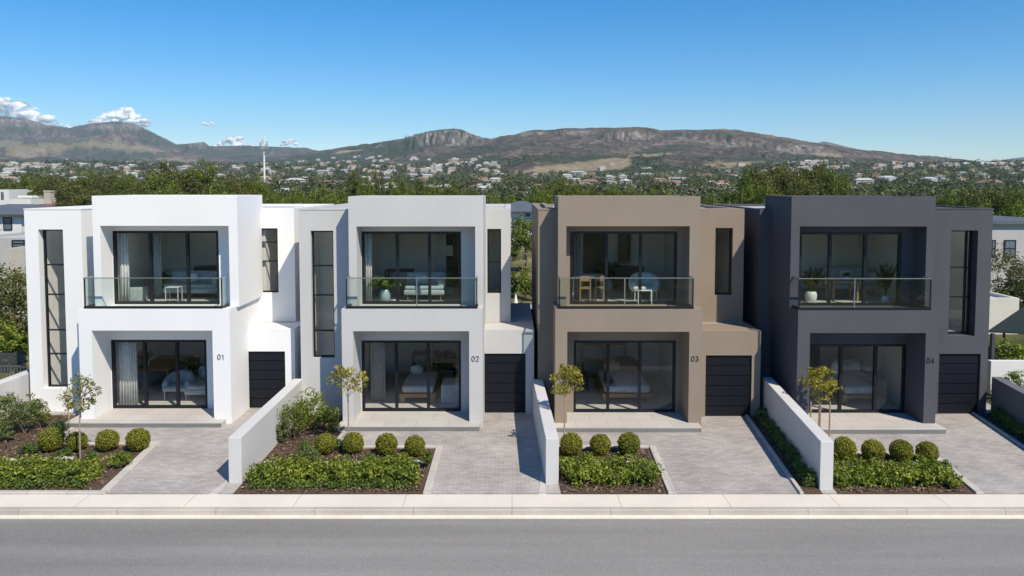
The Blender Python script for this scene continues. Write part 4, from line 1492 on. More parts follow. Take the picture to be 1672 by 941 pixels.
def curtain(x0, x1, y, z0, z1, label, mat='curtain', folds=7):
    b = MB()
    k = folds * 8
    lo_, hi_ = [], []
    for q in range(k + 1):
        x = x0 + (x1 - x0) * q / k
        yy = y + 0.045 * math.sin(q / 8 * 2 * math.pi) + 0.012 * math.sin(q * 0.9)
        lo_.append(b.bm.verts.new((x, yy * 1.0 + 0.01 * math.sin(q * 1.7), z0 + 0.01)))
        hi_.append(b.bm.verts.new((x, y + (yy - y) * 0.7, z1)))
    for q in range(k):
        b.bm.faces.new((lo_[q], lo_[q + 1], hi_[q + 1], hi_[q]))
    o = b.build('curtain', M[mat], None, True)
    so_ = o.modifiers.new('thick', 'SOLIDIFY'); so_.thickness = 0.006
    tag(o, label, 'curtain', 'curtains behind the glass')


def pot_plant(x, y, z, pr, ph, h, spread, label, mat='leaf_green', potmat='pot', k=22, long_=True):
    r_ = empty('potted_plant', (x, y, z), label, 'plant', 'potted plants behind the glass')
    MB().lathe((x, y, z), [(pr * 0.72, 0), (pr * 0.95, ph * 0.3), (pr, ph * 0.65), (pr * 0.82, ph * 0.97), (pr * 0.74, ph), (pr * 0.7, ph * 0.93)]).build('pot', M[potmat], r_, True)
    V = []
    b = MB()
    for q in range(k):
        a0 = rng.uniform(0, 6.28)
        rr_, hh = spread * rng.uniform(0.4, 1), h * rng.uniform(0.55, 1)
        tip = np.array([x + math.cos(a0) * rr_, y + math.sin(a0) * rr_, z + ph + hh - rr_ * 0.4])
        base = np.array([x, y, z + ph * 0.95])
        mid = (base + tip) / 2 + np.array([0, 0, 0.18 * h])
        b.tube([base, mid, tip], [0.008, 0.006, 0.002], 4)
        ts = np.linspace(0.3, 1, 10)
        pts = np.array([(1 - t) ** 2 * base + 2 * t * (1 - t) * mid + t * t * tip for t in ts])
        P_ = np.repeat(pts, 2, axis=0) + rng.normal(0, 0.025, (20, 3))
        V.append(leaf_arrays(P_, np.tile([0, -0.3, 1.0], (20, 1)), rng.uniform(0.08, 0.16, 20), 0.3, 0.5))
    b.build('stem', M['leaf_olive'], r_)
    link('foliage', leaf_mesh('foliage', np.vstack(V)), M[mat], r_)


# white house, lower room
R = ROOMS['a']; zp, zf = R['zp'] + 0.002, R['zf'] + 0.002
xl, xr, yw = R['lw'][0], R['lw'][1], R['Ywl'] + 0.14
curtain(xl + 0.05, xl + 0.62, yw + 0.18, zp, 2.6, 'sheer white curtain inside the ground floor door of the white house')
p_ = fl('a', 285, 655, 'low'); armchair(p_.x, p_.y, zp, 0.8, 'white framed armchair behind the ground floor door of the white house', 'fab_blue')
p_ = fl('a', 326, 655, 'low'); chaise(p_.x, p_.y, zp, 1.0, 1.3, 'grey sofa at the right behind the ground floor door of the white house', 'fab_grey')
p_ = fl('a', 236, 648, 'low'); table(p_.x - 0.75, p_.x + 0.55, p_.y + 0.5, p_.y + 2.6, zp, 0.76, 'wood', 'long oak dining table inside the white house')
pot_plant(p_.x - 0.35, p_.y + 0.9, zp + 0.762, 0.1, 0.16, 0.45, 0.28, 'bouquet like plant on the oak dining table of the white house', 'leaf_yellow', 'whitep', 14)
for q in range(3):
    chair(p_.x + 0.75, p_.y + 0.8 + q * 0.7, zp, 'wood_d', ['dark chair at the near end of the oak dining table', 'dark chair at the middle of the oak dining table', 'dark chair at the far end of the oak dining table'][q])
table(xr - 1.3, xr + 0.1, R['low'][3] - 0.9, R['low'][3] - 0.2, zp, 0.95, 'wood_d', 'dark console at the back of the white house ground floor', 'console_table')
picture(R['low'][1] - 0.55, R['low'][1] - 0.1, 1.1, 1.7, R['low'][3] - 0.003, 'greenart', 'bright green picture at the back of the white house ground floor')
# white house, upper room
xl, xr, yw = R['uw'][0], R['uw'][1], R['Ywu'] + 0.14
curtain(xl + 0.08, xl + 0.35, yw + 0.12, zf, 5.55, 'white curtain behind the balcony door of the white house', folds=3)
curtain(xl + 0.45, xl + 0.85, yw + 1.2, zf, 5.55, 'pale blue grey curtain behind the balcony door of the white house', 'fab_blue', 5)
p_ = fl('a', 308, 489, 'up'); chaise(p_.x, p_.y + 0.1, zf, 1.75, 0.85, 'pale blue chaise behind the balcony glass of the white house')
p_ = fl('a', 216, 492, 'up')
tag(MB().box(p_.x - 0.28, p_.x + 0.28, p_.y, p_.y + 0.5, zf, zf + 0.42, 0.04, 3).build('ottoman', M['fab_blue'], None, True), 'pale blue ottoman beside the curtain of the white house balcony room', 'ottoman')
sideboard(xl + 1.3, xl + 2.6, R['up'][3] - 1.2, zf, 0.85, 'wood_d', 'dark sideboard behind the chaise of the white house')
picture(xl + 1.75, xl + 2.1, zf + 1.55, zf + 1.9, R['up'][3] - 0.003, 'leaf_cover', 'upper of two small dark pictures in the white house')
picture(xl + 1.75, xl + 2.1, zf + 1.0, zf + 1.35, R['up'][3] - 0.003, 'leaf_cover', 'lower of two small dark pictures in the white house')
p_ = fl('a', 240, 488, 'up'); pot_plant(p_.x, p_.y + 0.8, zf, 0.16, 0.3, 0.6, 0.4, 'leafy potted plant left of the chaise in the white house')
p_ = fl('a', 350, 488, 'up'); pot_plant(p_.x, p_.y + 1.2, zf, 0.18, 0.4, 0.8, 0.35, 'leafy potted plant right of the chaise in the white house')
p_ = fl('a', 281, 496, 'up'); table(p_.x - 0.2, p_.x + 0.2, p_.y - 0.02, p_.y + 0.3, zf, 0.5, 'whitep', 'small white side table before the chaise of the white house', 'side_table', 0.02, 0.012)

# light grey house
R = ROOMS['b']; zp, zf = R['zp'] + 0.002, R['zf'] + 0.002
xl, xr, yw = R['lw'][0], R['lw'][1], R['Ywl'] + 0.14
curtain(xl + 0.05, xl + 0.5, yw + 1.0, zp, 2.6, 'grey curtain inside the ground floor door of the light grey house', 'fab_grey')
p0, p1 = fl('b', 652, 658, 'low'), fl('b', 711, 658, 'low'); bed_(p0.x, p1.x, p0.y, p0.y + 1.95, zp, 'oak bed with blue grey mattress inside the light grey house', False)
pillow(p0.x + 0.35, p0.y + 1.5, zp + 0.5, 0.4, 0.32, 'fab_white', 'small white pillow on the bed of the light grey house')
p_ = fl('b', 738, 659, 'low')
tag(MB().box(p_.x - 0.34, p_.x + 0.4, p_.y, p_.y + 0.9, zp, zp + 0.58, 0.03, 3).build('ottoman', M['fab_grey'], None, True), 'square grey ottoman right of the bed of the light grey house', 'ottoman')
shelf(xr - 1.25, xr - 0.3, R['low'][3] - 1.6, zp, 2.2, 'wood', 'open oak shelf unit inside the light grey house', 0.4, 3)
p_ = fl('b', 696, 640, 'low'); chair(p_.x, p_.y + 1.6, zp, 'wood', 'oak chair beyond the bed of the light grey house')
p_ = fl('b', 720, 636, 'low'); armchair(p_.x, p_.y + 1.4, zp, 0.75, 'black wicker armchair beyond the bed of the light grey house', 'fab_dark', 'wood_d')
table(xl + 1.0, xl + 1.9, R['low'][3] - 1.1, R['low'][3] - 0.5, zp, 0.9, 'wood_d', 'dark desk at the back of the light grey house', 'desk')
picture(xl + 0.95, xl + 1.75, 1.3, 2.0, R['low'][3] - 0.003, 'fab_dark', 'dark picture above the desk of the light grey house')
xl, xr, yw = R['uw'][0], R['uw'][1], R['Ywu'] + 0.14
curtain(xl + 0.05, xl + 0.25, yw + 0.12, zf, 5.55, 'narrow grey curtain at the left of the light grey house balcony door', folds=3)
curtain(xl + 1.95, xl + 2.3, yw + 2.2, zf, 5.55, 'tall grey curtain in the middle of the light grey house upper room', 'fab_grey', folds=4)
p_ = fl('b', 692, 492, 'up'); chaise(p_.x, p_.y, zf, 1.25, 0.8, 'pale blue armchair sofa behind the balcony glass of the light grey house')
p_ = fl('b', 627, 496, 'up'); pot_plant(p_.x, p_.y + 0.25, zf, 0.17, 0.4, 0.55, 0.55, 'palm in a pale blue pot behind the light grey balcony glass', 'leaf_cover', k=30)
p_ = fl('b', 731, 488, 'up'); pot_plant(p_.x, p_.y + 0.6, zf, 0.14, 0.3, 0.6, 0.25, 'small potted plant right of the blue armchair sofa', 'leaf_green')
table(xl + 0.45, xl + 1.3, R['up'][3] - 2.6, R['up'][3] - 1.9, zf, 0.85, 'wood_d', 'dark desk behind the palm of the light grey house', 'desk')
MBd = MB().box(xr - 0.95, xr - 0.25, R['up'][3] - 0.08, R['up'][3] - 0.003, zf, zf + 2.15)
tag(MBd.build('panel', M['wood_d']), 'dark door panel at the back of the light grey house upper room', 'door')
picture(xr - 0.85, xr - 0.5, zf + 1.05, zf + 1.5, R['up'][3] - 0.085, 'fab_white', 'pale print on the dark panel of the light grey house')

# brown house
R = ROOMS['c']; zp, zf = R['zp'] + 0.002, R['zf'] + 0.002
xl, xr, yw = R['lw'][0], R['lw'][1], R['Ywl'] + 0.14
p0, p1 = fl('c', 984, 658, 'low'), fl('c', 1066, 658, 'low'); bed_(p0.x, p1.x, p0.y, p0.y + 2.1, zp, 'wide oak bed with pale mattress inside the brown house', False)
p_ = fl('c', 982, 652, 'low'); b = MB().box(p0.x + 0.1, p0.x + 0.38, p0.y + 0.25, p0.y + 0.55, zp + 0.53, zp + 0.85, 0.05, 3)
bag = b.build('bag', M['fab_dark'], None, True); tag(bag, 'dark bag standing on the bed of the brown house', 'bag')
hb = MB().tube([(p0.x + 0.16, p0.y + 0.4, zp + 0.84), (p0.x + 0.18, p0.y + 0.4, zp + 1.0), (p0.x + 0.30, p0.y + 0.4, zp + 1.0), (p0.x + 0.32, p0.y + 0.4, zp + 0.84)], [0.012] * 4, 6)
hb.build('handle', M['fab_dark'], bag)
shelf(p0.x - 0.35, p1.x - 0.35, p0.y + 3.0, zp, 1.75, 'wood', 'open oak shelf unit behind the bed of the brown house', 0.4, 3, 2)
pillow(p0.x + 0.5, p0.y + 1.75, zp + 0.5, 0.55, 0.42, 'wicker', 'tan woven pillow on the bed of the brown house')
armchair(p1.x - 0.45, p0.y + 2.25, zp + 0.0, 0.75, 'black wicker armchair behind the bed of the brown house', 'fab_dark', 'wood_d')
table(xl + 0.1, xl + 0.7, yw + 2.2, yw + 2.9, zp, 0.5, 'wood_d', 'low dark table left of the bed of the brown house', 'low_table')
xl, xr, yw = R['uw'][0], R['uw'][1], R['Ywu'] + 0.14
curtain(xl + 0.06, xl + 0.40, yw + 0.75, zf, 5.55, 'grey curtain behind the balcony door of the brown house', 'fab_slate', 4)
p_ = fl('c', 955, 495, 'up'); chair(p_.x + 0.02, p_.y + 0.25, zf, 'wood', 'left of two light oak chairs behind the brown house balcony glass', 0.34, 0.45, 0.8)
p_ = fl('c', 978, 495, 'up'); chair(p_.x + 0.05, p_.y + 0.25, zf, 'wood', 'right of two light oak chairs behind the brown house balcony glass', 0.30, 0.45, 0.8)
table(p_.x - 0.75, p_.x + 0.25, p_.y + 0.6, p_.y + 1.3, zf, 0.74, 'whitep', 'white topped table behind the two light oak chairs', 'table')
p_ = fl('c', 1056, 493, 'up'); armchair(p_.x, p_.y + 0.15, zf, 0.78, 'round pale armchair behind the brown house balcony glass', 'fab_white')
p_ = fl('c', 1050, 497, 'up'); table(p_.x - 0.16, p_.x + 0.26, p_.y - 0.05, p_.y + 0.1, zf, 0.42, 'whitep', 'thin white metal table before the round pale armchair', 'side_table', 0.015, 0.01)
MBd = MB().box(xl + 0.75, xl + 1.5, R['up'][3] - 0.08, R['up'][3] - 0.003, zf, zf + 2.2)
tag(MBd.build('panel', M['wood_d']), 'dark door panel at the back of the brown house upper room', 'door')
shelf(xl + 1.95, xl + 2.35, R['up'][3] - 0.35, zf + 0.85, 1.05, 'tvblack', 'small black wall shelf inside the brown house', 0.3, 2, 1, True)
sideboard(xl + 1.7, xl + 2.7, R['up'][3] - 1.0, zf, 0.8, 'wood_d', 'dark sideboard under the black wall shelf of the brown house')
p_ = fl('c', 1003, 485, 'up'); pot_plant(p_.x, p_.y + 1.6, zf, 0.18, 0.35, 0.75, 0.45, 'dark leafy plant in the middle of the brown house upper room', 'leaf_cover', 'whitep', 30)

# charcoal house
R = ROOMS['d']; zp, zf = R['zp'] + 0.002, R['zf'] + 0.002
xl, xr, yw = R['lw'][0], R['lw'][1], R['Ywl'] + 0.14
p0, p1 = fl('d', 1376, 660, 'low'), fl('d', 1428, 660, 'low'); bed_(p0.x, p1.x + 0.1, p0.y, p0.y + 2.0, zp, 'oak bed with pale mattress inside the charcoal house', False)
pillow(p0.x + 0.35, p0.y + 1.4, zp + 0.5, 0.3, 0.5, 'fab_white', 'upright white pillow on the bed of the charcoal house')
chaise(p1.x + 0.55, p0.y + 1.9, zp, 1.6, 0.8, 'low grey sofa behind the bed of the charcoal house', 'fab_grey')
p_ = fl('d', 1360, 660, 'low'); table(p_.x - 0.2, p_.x + 0.2, p_.y, p_.y + 0.5, zp, 0.42, 'wood', 'low oak stool left of the bed of the charcoal house', 'stool')
MBd = MB().box(xl + 1.25, xl + 2.2, R['low'][3] - 0.08, R['low'][3] - 0.003, zp, zp + 2.2)
tag(MBd.build('panel', M['tvblack']), 'black door panel at the back of the charcoal house ground floor', 'door')
xl, xr, yw = R['uw'][0], R['uw'][1], R['Ywu'] + 0.14
MBd = MB().box(xl + 1.05, xl + 1.55, R['up'][3] - 0.10, R['up'][3] - 0.003, zf, zf + 2.1)
dd = MBd.build('door_leaf', M['whitep']); tag(dd, 'white door at the back of the charcoal house upper room', 'door')
MB().ball((xl + 1.12, R['up'][3] - 0.13, zf + 1.0), 0.03, 2).build('handle', M['steel'], dd)
p_ = fl('d', 1383, 494, 'up'); table(p_.x - 0.35, p_.x + 0.45, p_.y + 0.2, p_.y + 0.8, zf, 0.62, 'wood', 'oak side table behind the charcoal house balcony glass', 'table')
pot_plant(p_.x + 0.2, p_.y + 0.5, zf + 0.622, 0.09, 0.12, 0.12, 0.1, 'small pale pot on the oak side table of the charcoal house', 'leaf_silver', 'whitep', 6)
p_ = fl('d', 1425, 490, 'up'); chaise(p_.x - 0.1, p_.y + 1.0, zf, 1.5, 0.85, 'grey sofa behind the charcoal house balcony glass', 'fab_grey')
p_ = fl('d', 1330, 495, 'up'); pot_plant(p_.x, p_.y + 0.3, zf, 0.18, 0.32, 0.9, 0.5, 'bushy potted plant at the left of the charcoal house balcony room', 'leaf_olive', 'whitep', 30)
p_ = fl('d', 1452, 496, 'up'); pot_plant(p_.x, p_.y + 0.25, zf, 0.12, 0.2, 1.1, 0.32, 'tall slim potted tree at the right of the charcoal house balcony room', 'leaf_olive', 'whitep', 26)


# ------------------------------------------------------------------ neighbours on both sides and behind
def wins_(root, spots, y, mat='metal'):
    for (x0, x1, z0, z1) in spots:
        f_ = csg_obj('window', [('add', (x0, x1, y - 0.06, y - 0.002, z0, z1)), ('sub', (x0 + 0.06, x1 - 0.06, y - 0.06, y - 0.03, z0 + 0.06, (z0 + z1) / 2 - 0.03)),
                                ('sub', (x0 + 0.06, x1 - 0.06, y - 0.06, y - 0.03, (z0 + z1) / 2 + 0.03, z1 - 0.06))], M[mat], root)
        MB().box(x0 + 0.05, x1 - 0.05, y - 0.045, y - 0.035, z0 + 0.05, z1 - 0.05).build('pane', M['farglass'], f_)


M['farglass'] = plain('neighbour_glass', (0.12, 0.16, 0.2), 0.08, 0, 0.8)
M['bluegrey_roof'] = brick_mat('slate_roof', (0.13, 0.155, 0.19), (0.105, 0.125, 0.155), (0.07, 0.08, 0.10), 0.6, 0.3, 0.02)
M['terracotta'] = brick_mat('terracotta_roof', (0.33, 0.15, 0.10), (0.26, 0.12, 0.085), (0.16, 0.08, 0.06), 0.5, 0.3, 0.02)
M['cream'] = plaster('cream_plaster', (0.62, 0.59, 0.53), 0.06)
M['nwhite'] = plaster('neighbour_white', (0.68, 0.68, 0.66), 0.06)
M['ngrey'] = plaster('neighbour_grey', (0.44, 0.43, 0.42), 0.06)
M['beige'] = plaster('neighbour_beige', (0.48, 0.44, 0.38), 0.06)
M['darkpanel'] = plain('dark_panel', (0.05, 0.055, 0.06), 0.6)
M['awning'] = plain('dark_green_awning', (0.022, 0.032, 0.034), 0.9, 0, 0.1)
M['clay'] = concrete('clay_paving', (0.40, 0.25, 0.18), 0.15)
M['pale_path'] = concrete('pale_path', (0.5, 0.47, 0.42), 0.12)


def hip_house(name, x0, x1, y0, y1, z0, ze, zr_, wall, roof, label, spots=(), over=0.4, flat=0.3):
    root = empty(name, ((x0 + x1) / 2, y0, z0), label, 'house', 'neighbouring houses')
    MB().box(x0, x1, y0, y1, z0, ze).build('wall', M[wall], root)
    b = MB()
    a0, a1, c0, c1 = x0 - over, x1 + over, y0 - over, y1 + over
    rx = min((c1 - c0) / 2, (a1 - a0) / 2) * (1 - flat)
    ym = (c0 + c1) / 2
    vs = [b.bm.verts.new(q) for q in [(a0, c0, ze + 0.003), (a1, c0, ze + 0.003), (a1, c1, ze + 0.003), (a0, c1, ze + 0.003), (a0, c0, ze + 0.12), (a1, c0, ze + 0.12), (a1, c1, ze + 0.12), (a0, c1, ze + 0.12), (a0 + rx, ym, zr_), (a1 - rx, ym, zr_)]]
    for f_ in [(3, 2, 1, 0), (0, 1, 5, 4), (1, 2, 6, 5), (2, 3, 7, 6), (3, 0, 4, 7), (4, 5, 9, 8), (5, 6, 9), (6, 7, 8, 9), (7, 4, 8)]:
        b.bm.faces.new([vs[q] for q in f_])
    b.build('roof', M[roof], root)
    wins_(root, spots, y0)
    return root


def flat_house(name, x0, x1, y0, y1, z0, z1, wall, label, spots=(), roofm='roof'):
    root = empty(name, ((x0 + x1) / 2, y0, z0), label, 'house', 'neighbouring houses')
    d_ = csg([('add', (x0, x1, y0, y1, z0, z1)), ('sub', (x0 + 0.2, x1 - 0.2, y0 + 0.2, y1 - 0.2, z1 - 0.15, z1), 'roof')])
    mesh_quads('wall', [q for (t_, nm), v_ in d_.items() for q in v_ if not (t_ == 'roof' and nm == 'up')], M[wall], root)
    mesh_quads('roof', [q for (t_, nm), v_ in d_.items() for q in v_ if t_ == 'roof' and nm == 'up'], M[roofm], root)
    wins_(root, spots, y0)
    return root


# left
Y = 52
hip_house('house', X(-90, 350, Y), X(34, 350, Y), Y, Y + 8, 0, Z(353, Y), Z(334, Y + 3), 'nwhite', 'bluegrey_roof', 'white house with slate hip roof at the left edge', [(X(6, 365, Y), X(20, 365, Y), Z(376, Y), Z(355, Y))])
Y = 112
flat_house('house', X(-30, 320, Y), X(15, 320, Y), Y, Y + 8, -1, Z(310, Y), 'nwhite', 'small white flat roofed house far left above the slate roof', [(X(2, 320, Y), X(6, 320, Y), Z(326, Y), Z(314, Y))])
Y = 108
flat_house('house', X(14, 325, Y), X(50, 325, Y), Y, Y + 6, -1, Z(325, Y), 'nwhite', 'low white house with a raised roof light beside the small flat roofed house')
b = MB().box(X(20, 322, Y), X(44, 322, Y), Y + 1, Y + 4, Z(325, Y), Z(320, Y), 0.1, 1)
b.build('roof_light', M['nwhite'], bpy.data.objects['house.002'])
Y = 92
hr = hip_house('house', X(52, 333, Y), X(90, 333, Y), Y, Y + 8, -1, Z(337, Y), Z(331, Y + 3), 'cream', 'terracotta', 'terracotta roofed house with a beige chimney behind the white house', flat=0.2)
MB().box(X(55, 320, Y), X(66, 320, Y), Y + 2, Y + 2.8, Z(336, Y), Z(314, Y)).box(X(54.4, 313, Y), X(66.6, 313, Y), Y + 1.95, Y + 2.85, Z(314, Y) + 0.002, Z(311.5, Y)).build('chimney', M['beige'], hr)
Y = 42
flat_house('house', X(-60, 400, Y), X(40, 400, Y), Y, Y + 7, 0, Z(389, Y), 'ngrey', 'grey flat roofed building with a dark window strip at the left edge', [(X(20, 397, Y), X(41, 397, Y), Z(404, Y), Z(392, Y))])
Y = 37
flat_house('house', X(8, 430, Y), X(40.5, 430, Y), Y, Y + 3, 0, Z(406, Y), 'beige', 'beige windowless block between the grey building and the white house')
# dark slatted fence and light railing beside the white house
fo = empty('slatted_fence', (X(25, 600, 26), 26, 0), 'dark slatted fence left of the white house', 'fence')
x0, x1 = X(-60, 600, 26), X(42, 600, 26)
for q in range(5):
    MB().box(x0, x1, 26, 26.03, 0.5 + q * 0.13, 0.61 + q * 0.13).build('slat', M['darkpanel'], fo)
for q in range(3):
    xx = x0 + (x1 - x0) * (q + 0.5) / 3
    MB().box(xx - 0.04, xx + 0.04, 26.031, 26.1, 0, 1.15).build('post', M['darkpanel'], fo)
ro = empty('metal_railing', (X(10, 605, 25), 25, 0), 'light metal railing in front of the dark slatted fence', 'railing')
x0, x1 = X(-40, 610, 25), X(44, 610, 25)
MB().box(x0, x1, 25, 25.03, 0.90, 0.93).build('handrail', M['steel'], ro)
MB().box(x0, x1, 25, 25.03, 0.12, 0.15).build('bottom_rail', M['steel'], ro)
for q in range(17):
    xx = x0 + (x1 - x0) * q / 16
    MB().box(xx - 0.012, xx + 0.012, 25.004, 25.026, 0.152 if 0 < q < 16 else 0, 0.898).build('baluster', M['steel'], ro)

# right
Y = 44
flat_house('house', X(1600, 390, Y), X(1760, 390, Y), Y, Y + 9, 0, Z(366, Y), 'ngrey', 'grey house with small square windows at the right edge', [(X(1618, 405, Y), X(1625, 405, Y), Z(420, Y), Z(392, Y)), (X(1639, 405, Y), X(1658, 405, Y), Z(420, Y), Z(392, Y))], 'bluegrey_roof')
hro = bpy.data.objects[[o.name for o in bpy.data.objects if o.get('label', '').startswith('grey house with small')][0]]
b = MB()
xa, xb = X(1598, 362, Y) , X(1762, 362, Y)
b.prism([(xa, Y - 0.25), (xb, Y - 0.25), (xb, Y + 9.2), (xa, Y + 9.2)], Z(366, Y) + 0.004, Z(361, Y))
b.build('eave', M['bluegrey_roof'], hro)
Y = 35
flat_house('house', X(1590, 500, Y), X(1664, 500, Y), Y, Y + 4.5, 0, Z(487, Y), 'cream', 'low cream flat roofed outbuilding right of the charcoal house')
# dark sheet roof on posts
cp = empty('carport', (X(1650, 530, 30), 30, 0), 'carport with a sloping dark green roof at the right edge', 'carport')
pa, pb, pc, pd = at(1612, 543, 29), at(1675, 500, 31), at(1720, 505, 31), at(1720, 548, 29)
b = MB()
vs_ = [b.bm.verts.new(q) for q in (pa, pd, pc, pb)]
f_ = b.bm.faces.new(vs_)
r_ = bmesh.ops.extrude_face_region(b.bm, geom=[f_])
for v_ in [g_ for g_ in r_['geom'] if isinstance(g_, bmesh.types.BMVert)]:
    v_.co.z += 0.05
b.build('roof', M['awning'], cp)
for q in (at(1640, 530, 30), at(1710, 530, 29.3)):
    MB().cyl((q.x, q.y, 0), (q.x, q.y, q.z - 0.02), 0.05).build('post', M['darkpanel'], cp)
MB().box(X(1590, 560, 27), X(1740, 560, 27), 26.2, 29.5, 0.0, 0.02).build('path', M['clay'])['kind'] = 'structure'
MB().box(X(1590, 560, 27), X(1740, 560, 27), 24.9, 26.1, 0.0, 0.024).build('path', M['pale_path'])['kind'] = 'structure'
q = at(1622, 570, 25.4)
tag(MB().box(q.x - 0.06, q.x + 0.06, 25.4, 25.52, 0, Z(545, 25.4), 0.01, 1).build('gate_post', M['darkpanel']), 'dark square gate post right of the charcoal house', 'post')
bw = MB().prism([(X(1615, 600, 25), 24.9), (X(1720, 600, 25), 24.9), (X(1720, 600, 25), 25.1), (X(1615, 600, 25), 25.1)], 0, Z(590, 24.9))
tag(bw.build('boundary_wall', M['nwhite']), 'low white boundary wall right of the charcoal house', 'wall')

# between the light grey and the brown house
Y = 86
hip_house('house', X(800, 345, Y), X(905, 345, Y), Y, Y + 10, -1, Z(347, Y), Z(329, Y + 4), 'nwhite', 'bluegrey_roof', 'two storey house with blue grey roof seen between the light grey and brown houses',
          [(X(836, 355, Y), X(850, 355, Y), Z(372, Y), Z(357, Y)), (X(855, 355, Y), X(869, 355, Y), Z(372, Y), Z(357, Y)), (X(856, 350, Y), X(866, 350, Y), Z(354, Y), Z(349, Y))], 0.5, 0.1)
tag(MB().box(X(700, 470, 42), X(900, 470, 42), 40.0, 43.6, 0, 0.02).build('path', M['pale_path']), kind='structure')
tag(MB().box(X(828, 515, 28.6), X(878, 515, 28.6), 28.4, 28.6, 0, Z(506, 28.4)).build('boundary_wall', M['dwall']), 'dark boundary wall in the gap behind the light grey garage', 'wall')
cw = empty('closed_parasol', (X(842, 500, 39), 39, 0), 'closed white parasol in the garden between the two middle houses', 'parasol')
MB().cyl((X(842, 500, 39), 39, 0), (X(842, 500, 39), 39, Z(482, 39)), 0.025).build('pole', M['steel'], cw)
MB().lathe((X(842, 500, 39), 39, Z(508, 39)), [(0.14, 0), (0.17, 0.1), (0.10, 0.5), (0.03, 0.85)]).build('canopy', M['fab_white'], cw)


# ------------------------------------------------------------------ trees and bushes behind the houses
TR = [make_tree('tree', 8.5, 3.0, 3.3, 130, 66, 0.27, 'leaf_olive', 'bark', 'olive green tree in the tree line', 'trees behind the houses', 0.17),
      make_tree('tree', 8.0, 2.5, 3.0, 120, 66, 0.26, 'leaf_green', 'bark', 'green tree in the tree line', 'trees behind the houses', 0.15),
      make_tree('tree', 9.0, 2.1, 3.9, 110, 62, 0.27, 'leaf_olive', 'bark', 'tall narrow tree in the tree line', 'trees behind the houses', 0.16),
      make_tree('tree', 6.0, 2.9, 2.3, 120, 66, 0.25, 'leaf_green', 'bark', 'low bushy tree in the tree line', 'trees behind the houses', 0.14, zc=3.3)]
HT = [8.5, 8.0, 9.0, 6.0]


def tree_at(kind, u, v_top, Y, wpx, label):
    """tree of the given kind: its top where the photo shows it, its width as seen"""
    z0 = float(zb(X(u, 320, Y), Y)) - 0.2
    zt = Z(v_top, Y)
    sz = (zt - z0) / HT[kind]
    rx = [3.0, 2.5, 2.1, 2.9][kind] * 1.12
    sx = wpx * Y / F / 2 / rx
    place(TR[kind], X(u, v_top + 20, Y), Y, z0, random.uniform(0, 6.28), sx, sz, label)


